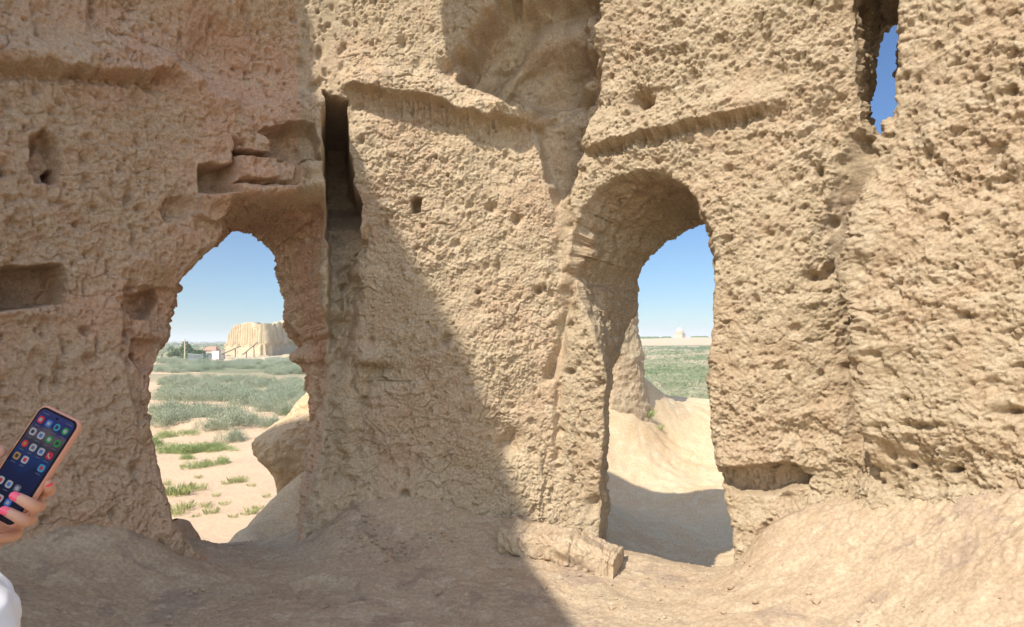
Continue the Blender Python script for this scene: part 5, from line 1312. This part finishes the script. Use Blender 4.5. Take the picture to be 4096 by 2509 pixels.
slab("case", rrect(0, 0, W_, H_, .012), -0.0085, 0.0, M_CASE, ph, 0.002)
slab("bezel", rrect(.003, .003, W_ - .003, H_ - .003, .010), 0.0001, 0.0009, M_BLACK, ph)
m, nt, b = newmat("lit_screen"); tc = N(nt, "ShaderNodeTexCoord"); sp = N(nt, "ShaderNodeSeparateXYZ"); nt.links.new(tc.outputs["Object"], sp.inputs[0])
mr = N(nt, "ShaderNodeMapRange"); nt.links.new(sp.outputs[1], mr.inputs[0]); mr.inputs[1].default_value = 0.0; mr.inputs[2].default_value = H_
cr = N(nt, "ShaderNodeValToRGB"); nt.links.new(mr.outputs[0], cr.inputs[0])
cr.color_ramp.elements[0].color = (0.002, 0.003, 0.008, 1); cr.color_ramp.elements[1].color = (0.03, 0.04, 0.16, 1)
for pos, c in ((0.42, (0.003, 0.012, 0.06, 1)), (0.56, (0.004, 0.03, 0.13, 1)), (0.68, (0.03, 0.03, 0.05, 1)), (0.78, (0.10, 0.08, 0.10, 1)), (0.84, (0.012, 0.02, 0.10, 1))):
    e_ = cr.color_ramp.elements.new(pos); e_.color = c
nn_ = N(nt, "ShaderNodeTexNoise", Scale=45.0, Detail=4.0); nt.links.new(tc.outputs["Object"], nn_.inputs["Vector"])
mr2 = N(nt, "ShaderNodeMath", operation='MULTIPLY_ADD'); nt.links.new(nn_.outputs[0], mr2.inputs[0]); mr2.inputs[1].default_value = 0.22; mr2.inputs[2].default_value = -0.11
ad = N(nt, "ShaderNodeMath", operation='ADD'); nt.links.new(mr.outputs[0], ad.inputs[0]); nt.links.new(mr2.outputs[0], ad.inputs[1]); nt.links.new(ad.outputs[0], cr.inputs[0])
b.inputs["Base Color"].default_value = (0.004, 0.004, 0.006, 1); b.inputs["Roughness"].default_value = 0.12; b.inputs["Specular IOR Level"].default_value = 0.4
nt.links.new(cr.outputs[0], b.inputs["Emission Color"]); b.inputs["Emission Strength"].default_value = 0.38
scr = slab("screen", rrect(.006, .006, W_ - .006, H_ - .006, .008), 0.0010, 0.0013, m, ph)
def glow(name, c, e=0.34):
    m, nt, b = newmat(name); b.inputs["Base Color"].default_value = (0.01, 0.01, 0.01, 1)
    n_ = N(nt, "ShaderNodeTexNoise", Scale=300.0); t_ = N(nt, "ShaderNodeTexCoord"); nt.links.new(t_.outputs["Object"], n_.inputs["Vector"])
    mx_ = N(nt, "ShaderNodeMix", data_type='RGBA'); nt.links.new(n_.outputs[0], mx_.inputs[0]); mx_.inputs[6].default_value = tuple(k * .75 for k in c) + (1,); mx_.inputs[7].default_value = c + (1,)
    nt.links.new(mx_.outputs[2], b.inputs["Emission Color"]); b.inputs["Emission Strength"].default_value = e; return m
CW = glow("icon_pale", (.42, .42, .46)); CR_ = glow("icon_red", (.55, .02, .04)); CG = glow("icon_green", (.02, .28, .05)); CB = glow("icon_blue", (.04, .16, .55)); CY = glow("icon_ochre", (.40, .24, .07)); CT = glow("icon_dim", (.13, .14, .20)); CC = glow("icon_cyan", (.05, .30, .48)); CD = glow("icon_dark", (.03, .03, .05))
def icon(u, v, outer, inner, kind="square", dim=1.0):
    """u, v in 0..1 across the screen, v from the top"""
    x = .006 + u * (W_ - .012); y = H_ - .006 - v * (H_ - .012); s_ = .0052
    pts = rrect(x - s_, y - s_, x + s_, y + s_, .0032 if kind != "round" else s_ * .99, 5)
    o = slab("app_icon", pts, .0014, .0016, outer, ph)
    if inner is None: return
    t = s_ * .48
    if kind == "phone":
        mb_ = MB(); mb_.tube([(x - t, y + t, .0019), (x - t * .6, y - t * .5, .0019), (x + t, y - t, .0019)], [.0009, .0006, .0009], 6); me = bpy.data.meshes.new("icon_mark"); me.from_pydata(mb_.v, [], mb_.f); me.update(); obj("icon_mark", me, inner, o)
    elif kind == "flower":
        pts2 = [(x + t * (1.1 + .35 * math.cos(6 * a)) * math.cos(a), y + t * (1.1 + .35 * math.cos(6 * a)) * math.sin(a)) for a in [k * math.pi / 18 for k in range(36)]]
        slab("icon_mark", pts2, .0017, .0019, inner, o)
    else:
        slab("icon_mark", rrect(x - t, y - t, x + t, y + t, t * .6, 5), .0017, .0019, inner, o)
    slab("icon_caption", rrect(x - .004, y - .0092, x + .004, y - .0083, .0003, 2), .0014, .0016, CT, o)
rows = [(0.10, [("flower", CR_, CW), ("square", CB, CW), ("round", CC, CD), ("round", CG, CW)]),
        (0.225, [("square", CW, CD), ("square", CW, CB), ("round", CG, CW), ("round", CG, CD)]),
        (0.35, [("round", CR_, CY), ("square", CW, CT), ("square", CW, CB), ("phone", CR_, CW)]),
        (0.475, [("square", CY, CD), ("square", CW, CR_), None, ("square", CC, CR_)]),
        (0.72, [("square", CW, CR_), ("square", CW, CB), ("flower", CT, CW), None]),
        (0.86, [("square", CW, CB), ("square", CW, CR_), ("square", CB, CW), None])]
for v, ic in rows:
    for k, t_ in enumerate(ic):
        if t_: icon(0.14 + k * 0.24, v, t_[1], t_[2], t_[0])
slab("camera_hole", rrect(W_ / 2 - .002, H_ - .0125, W_ / 2 + .002, H_ - .0085, .0019, 6), .0014, .0016, M_BLACK, ph)
slab("status_mark", rrect(W_ * .16, H_ - .0112, W_ * .30, H_ - .0102, .0004, 2), .0014, .0016, CT, ph)
slab("status_mark", rrect(W_ * .72, H_ - .0112, W_ * .88, H_ - .0102, .0004, 2), .0014, .0016, CT, ph)
slab("home_mark", rrect(W_ * .47, .0135, W_ * .53, .0165, .0008, 3), .0014, .0016, CW, ph)

# body: one skinned figure standing to the left, its left hand holding the phone from behind
def L2W(x, y, z): return PH @ Vector((x, y, z))
verts = []; rad = []; edges = []
def add_chain(pts, rads, start=None):
    prev = start
    for p, rr_ in zip(pts, rads):
        verts.append(tuple(p)); rad.append(rr_); k = len(verts) - 1
        if prev is not None: edges.append((prev, k))
        prev = k
    return prev
palm = L2W(W_ * .42, H_ * .10, -0.034)
wrist = L2W(W_ * .05, -H_ * .20, -0.050)
add_chain([(-1.15, 0.10, 0.95)], [0.15])                               # pelvis, the root
chest = add_chain([(-1.15, 0.11, 1.12), (-1.14, 0.12, 1.28)], [0.13, 0.14], 0)
neck = add_chain([(-1.14, 0.12, 1.42), (-1.13, 0.13, 1.50)], [0.085, 0.055], chest)
add_chain([(-1.13, 0.16, 1.58), (-1.13, 0.17, 1.66)], [0.078, 0.085], neck)
# legs
for sx_ in (-1, 1): add_chain([(-1.15 + sx_ * .09, .10, .86), (-1.15 + sx_ * .10, .12, .50), (-1.15 + sx_ * .10, .08, .10), (-1.15 + sx_ * .10, .20, .05)], [.095, .058, .042, .034], 0)
# far arm hanging
add_chain([(-1.31, .10, 1.36), (-1.37, .06, 1.10), (-1.36, .14, .87), (-1.35, .18, .79)], [.058, .042, .028, .024], chest)
# near arm raised to the phone
wr = Vector(wrist); el_ = Vector((-0.70, 0.42, 1.08))
sh_ = (-0.98, 0.13, 1.36)
wi = add_chain([sh_, (-0.86, .25, 1.22), tuple(el_), tuple(el_.lerp(wr, .5)), tuple(wr)], [.058, .046, .040, .033, .024], chest)
pi_ = add_chain([tuple(wr.lerp(Vector(palm), .5)), tuple(palm)], [.026, .024], wi)
me = bpy.data.meshes.new("person_body"); me.from_pydata(verts, edges, []); me.update()
bo = bpy.data.objects.new("person", me); COL.objects.link(bo); me.materials.append(M_SKIN)
bo["label"] = "person in a white sleeve with pink nails holding up a phone at the left edge"; bo["category"] = "person"
md = bo.modifiers.new("skin", 'SKIN'); md.use_smooth_shade = True
for i, r_ in enumerate(rad): me.skin_vertices[0].data[i].radius = (r_, r_)
me.skin_vertices[0].data[0].use_root = True
sb_ = bo.modifiers.new("sub", 'SUBSURF'); sb_.levels = 2; sb_.render_levels = 2
# fingers: tips wrap round the right edge of the phone, the thumb the left; joined to the same body mesh after evaluation
dg = bpy.context.evaluated_depsgraph_get(); ev = bo.evaluated_get(dg); body_me = bpy.data.meshes.new_from_object(ev)
bo.modifiers.clear(); 
def tube_mesh(pts, rads, n=14, sub=6):
    P = np.array([tuple(p) for p in pts], float); m_ = len(P); t = np.linspace(0, m_ - 1, (m_ - 1) * sub + 1); i0 = np.clip(t.astype(int), 0, m_ - 2); f_ = (t - i0)[:, None]
    a = P[np.clip(i0 - 1, 0, None)]; b_ = P[i0]; c = P[i0 + 1]; d = P[np.clip(i0 + 2, None, m_ - 1)]
    C = 0.5 * (2 * b_ + (c - a) * f_ + (2 * a - 5 * b_ + 4 * c - d) * f_ ** 2 + (3 * b_ - a - 3 * c + d) * f_ ** 3)
    R_ = np.interp(t, range(m_), rads)
    # rounded tip
    mb_ = MB(); pts2 = [Vector(p) for p in C]; rr_ = list(R_); dirv = (pts2[-1] - pts2[-2]).normalized(); r0 = rr_[-1]
    for a_ in (25, 50, 70, 84): pts2.append(pts2[-1] * 0 + Vector(C[-1]) + dirv * r0 * math.sin(math.radians(a_))); rr_.append(r0 * math.cos(math.radians(a_)))
    mb_.tube(pts2, rr_, n); return mb_
bm_v = []; bm_f = []
nails = []
def finger(local, rads):
    pts = [L2W(*p) for p in local]; mb_ = tube_mesh(pts, rads); off = len(bm_v)
    bm_v.extend([tuple(v) for v in mb_.v]); bm_f.extend([tuple(i + off for i in f) for f in mb_.f]); return pts
def nail(tip, prev, nrm, rad_):
    d = (tip - prev).normalized(); nrm = (nrm - d * nrm.dot(d)).normalized(); s_ = d.cross(nrm); V = []; F = []
    for i in range(15):
        for j in range(15):
            u = (i / 14 - .5) * 2; v = (j / 14 - .5) * 2; w = max(0.12, 1 - abs(v) ** 3) ** .5
            ang = u * 0.95 * w; V.append(tip + d * (v * rad_ * 0.95 + rad_ * .15) + (nrm * math.cos(ang) + s_ * math.sin(ang)) * rad_ * 1.06)
    for i in range(14):
        for j in range(14): F.append((i * 15 + j, (i + 1) * 15 + j, (i + 1) * 15 + j + 1, i * 15 + j + 1))
    mb_ = MB(); mb_.add(V, F); nails.append(mb_)
finger_ = None
def limb(pts, rads):
    mb_ = tube_mesh(pts, rads, 24); off = len(bm_v); bm_v.extend([tuple(v) for v in mb_.v]); bm_f.extend([tuple(i + off for i in f) for f in mb_.f])
limb([tuple(el_.lerp(wr, .55)), tuple(el_.lerp(wr, .8)), tuple(wr), tuple(wr.lerp(Vector(palm), .5)), tuple(palm), tuple(L2W(W_ * .46, H_ * .17, -.034))], [.030, .026, .023, .027, .030, .020])
yy_ = [0.365, 0.235, 0.105, -0.040]       # heights of the four fingertips along the phone
inn = [0.000, -0.013, -0.014, -0.012]
for k, (yf, rr_) in enumerate(zip(yy_, (.0074, .0080, .0078, .0070))):
    y0 = H_ * yf
    if k < 3:
        tipx = W_ + inn[k] + 0.0
        loc = [(W_ * .45, H_ * (.16 - .07 * k), -.034), (W_ * .80, y0 - .006, -.036), (W_ - .012, y0 - .006, -.023), (W_ + .0045, y0 - .002, -.006), (W_ + .002, y0 + .002, .008), (tipx, y0 + .003, .0118)]
        if k == 0: loc = [(W_ * .45, H_ * .16, -.034), (W_ * .80, y0 - .004, -.036), (W_ - .012, y0, -.024), (W_ - .003, y0 + .004, -.016), (W_ - .001, y0 + .010, -.009)]
    else:
        loc = [(W_ * .40, -H_ * .02, -.036), (W_ * .72, y0 - .004, -.034), (W_ * .80, y0 - .008, -.018), (W_ * .82, y0 - .010, .000), (W_ * .80, y0 - .006, .011), (W_ * .68, y0 - .001, .012)]
    pts = finger(loc, [rr_ * 1.15, rr_ * 1.1, rr_ * 1.12, rr_ * 1.05, rr_, rr_ * .88][:len(loc)])
    nrm = (PH.to_3x3() @ Vector((0.25, 0.10, 1.0))) if k else (PH.to_3x3() @ Vector((1.0, .2, .5)))
    nail(pts[-1], pts[-2], nrm, rr_ * .86)
pts = finger([(W_ * .25, H_ * .03, -.036), (-.012, H_ * .16, -.034), (-.024, H_ * .34, -.014), (-.018, H_ * .44, .006), (-.004, H_ * .50, .012)], [.014, .013, .0115, .0105, .0095])
nail(pts[-1], pts[-2], PH.to_3x3() @ Vector((0, .1, 1)), .009)
me2 = bpy.data.meshes.new("person_body"); me2.from_pydata(bm_v, [], bm_f); me2.update(); me2.polygons.foreach_set("use_smooth", [True] * len(me2.polygons)); me2.materials.append(M_SKIN)
import bmesh
bmx = bmesh.new(); bmx.from_mesh(me2); bmesh.ops.recalc_face_normals(bmx, faces=bmx.faces); bmx.to_mesh(me2); bmx.free(); me2.update()
bo.data = me2
rm = bo.modifiers.new("fuse", 'REMESH'); rm.mode = 'VOXEL'; rm.voxel_size = 0.0026; rm.use_smooth_shade = True
sm_ = bo.modifiers.new("soft", 'SMOOTH'); sm_.factor = 0.5; sm_.iterations = 3
dg = bpy.context.evaluated_depsgraph_get(); fm = bpy.data.meshes.new_from_object(bo.evaluated_get(dg)); bo.modifiers.clear()
par = list(range(len(fm.vertices)))
def root(i):
    while par[i] != i: par[i] = par[par[i]]; i = par[i]
    return i
for e_ in fm.edges:
    a_, b_ = root(e_.vertices[0]), root(e_.vertices[1])
    if a_ != b_: par[a_] = b_
rt_ = [root(i) for i in range(len(par))]; big = max(set(rt_), key=rt_.count); from collections import Counter; print('islands', Counter(rt_).most_common(5), len(bm_v), len(body_me.vertices))
keep = {i: k for k, i in enumerate([i for i in range(len(par)) if rt_[i] == big])}
me3 = bpy.data.meshes.new("person_body"); me3.from_pydata([tuple(fm.vertices[i].co) for i in keep], [], [tuple(keep[v] for v in p.vertices) for p in fm.polygons if p.vertices[0] in keep])
_n0 = len(me3.vertices); _V = [tuple(v.co) for v in me3.vertices] + [tuple(v.co) for v in body_me.vertices]; _F = [tuple(p.vertices) for p in me3.polygons] + [tuple(i + _n0 for i in p.vertices) for p in body_me.polygons]
me3 = bpy.data.meshes.new("person_body"); me3.from_pydata(_V, [], _F)
me3.polygons.foreach_set("use_smooth", [True] * len(me3.polygons)); me3.update(); me3.materials.append(M_SKIN); bo.data = me3
for nb_ in nails: nb_.build("finger_nail", M_NAIL, bo, True)
# clothing: loose white sleeve and shirt, trousers, hair
def cloth_tube(name, pts, rads, m, amp=0.006, n=48, sub=14, label=None):
    mb_ = tube_mesh(pts, rads, n, sub); V = np.array([tuple(v) for v in mb_.v]); me = bpy.data.meshes.new(name)
    C = np.stack([V[:, 0], V[:, 1], V[:, 2]], -1); h = fbm(C, 9, 3, 2.0) * amp * 1.6 + fbm(C * [1, 1, 3.0], 16, 2, 5.0) * amp
    me.from_pydata([tuple(v) for v in V], [], mb_.f); me.update(); nr = np.array([tuple(v.normal) for v in me.vertices]); V = V + nr * h[:, None]
    me.vertices.foreach_set("co", V.astype(np.float32).ravel()); me.polygons.foreach_set("use_smooth", [True] * len(me.polygons)); me.update(); return obj(name, me, m, bo, label=label)
cuff = el_.lerp(wr, .30)
SL1 = S_(-270, 2340, 0.82); SL2 = S_(-235, 2440, 0.76); SL3 = S_(-235, 2640, 0.68)
cloth_tube("sleeve", [(-1.00, .13, 1.38), (-.93, .20, 1.30), (-.83, .33, 1.22), (-.74, .46, 1.20), tuple(Vector((-.66, .58, 1.21))), tuple(SL3), tuple(SL2), tuple(SL1)], [.10, .085, .075, .068, .064, .062, .060, .050], M_CLOTH, .004, 96, 30)
cloth_tube("shirt", [(-1.15, .11, .80), (-1.15, .11, .98), (-1.15, .11, 1.15), (-1.14, .12, 1.30), (-1.14, .12, 1.42)], [.19, .175, .165, .175, .10], M_CLOTH, .010)
M_TROU = plain("dark_trousers", (0.05, 0.06, 0.09), 0.9, 0.1, 12.0); M_HAIR = plain("brown_hair", (0.05, 0.03, 0.02), 0.6, 0.2, 60.0); M_SHOE = plain("grey_shoe", (.3, .3, .31), .7, .1, 20.)
for sx_ in (-1, 1):
    cloth_tube("trouser_leg", [(-1.15 + sx_ * .08, .10, .92), (-1.15 + sx_ * .10, .12, .50), (-1.15 + sx_ * .10, .08, .12)], [.12, .085, .065], M_TROU, .006)
    cloth_tube("shoe", [(-1.15 + sx_ * .10, .03, .05), (-1.15 + sx_ * .10, .12, .055), (-1.15 + sx_ * .10, .24, .04)], [.045, .05, .036], M_SHOE, .001)
hr = lathe([(0.01, .118), (.05, .108), (.085, .075), (.102, .02), (.10, -.05), (.085, -.13), (.07, -.2)], 32); 
ho = hr.build("hair", M_HAIR, bo, True); ho.location = (-1.13, .125, 1.66)
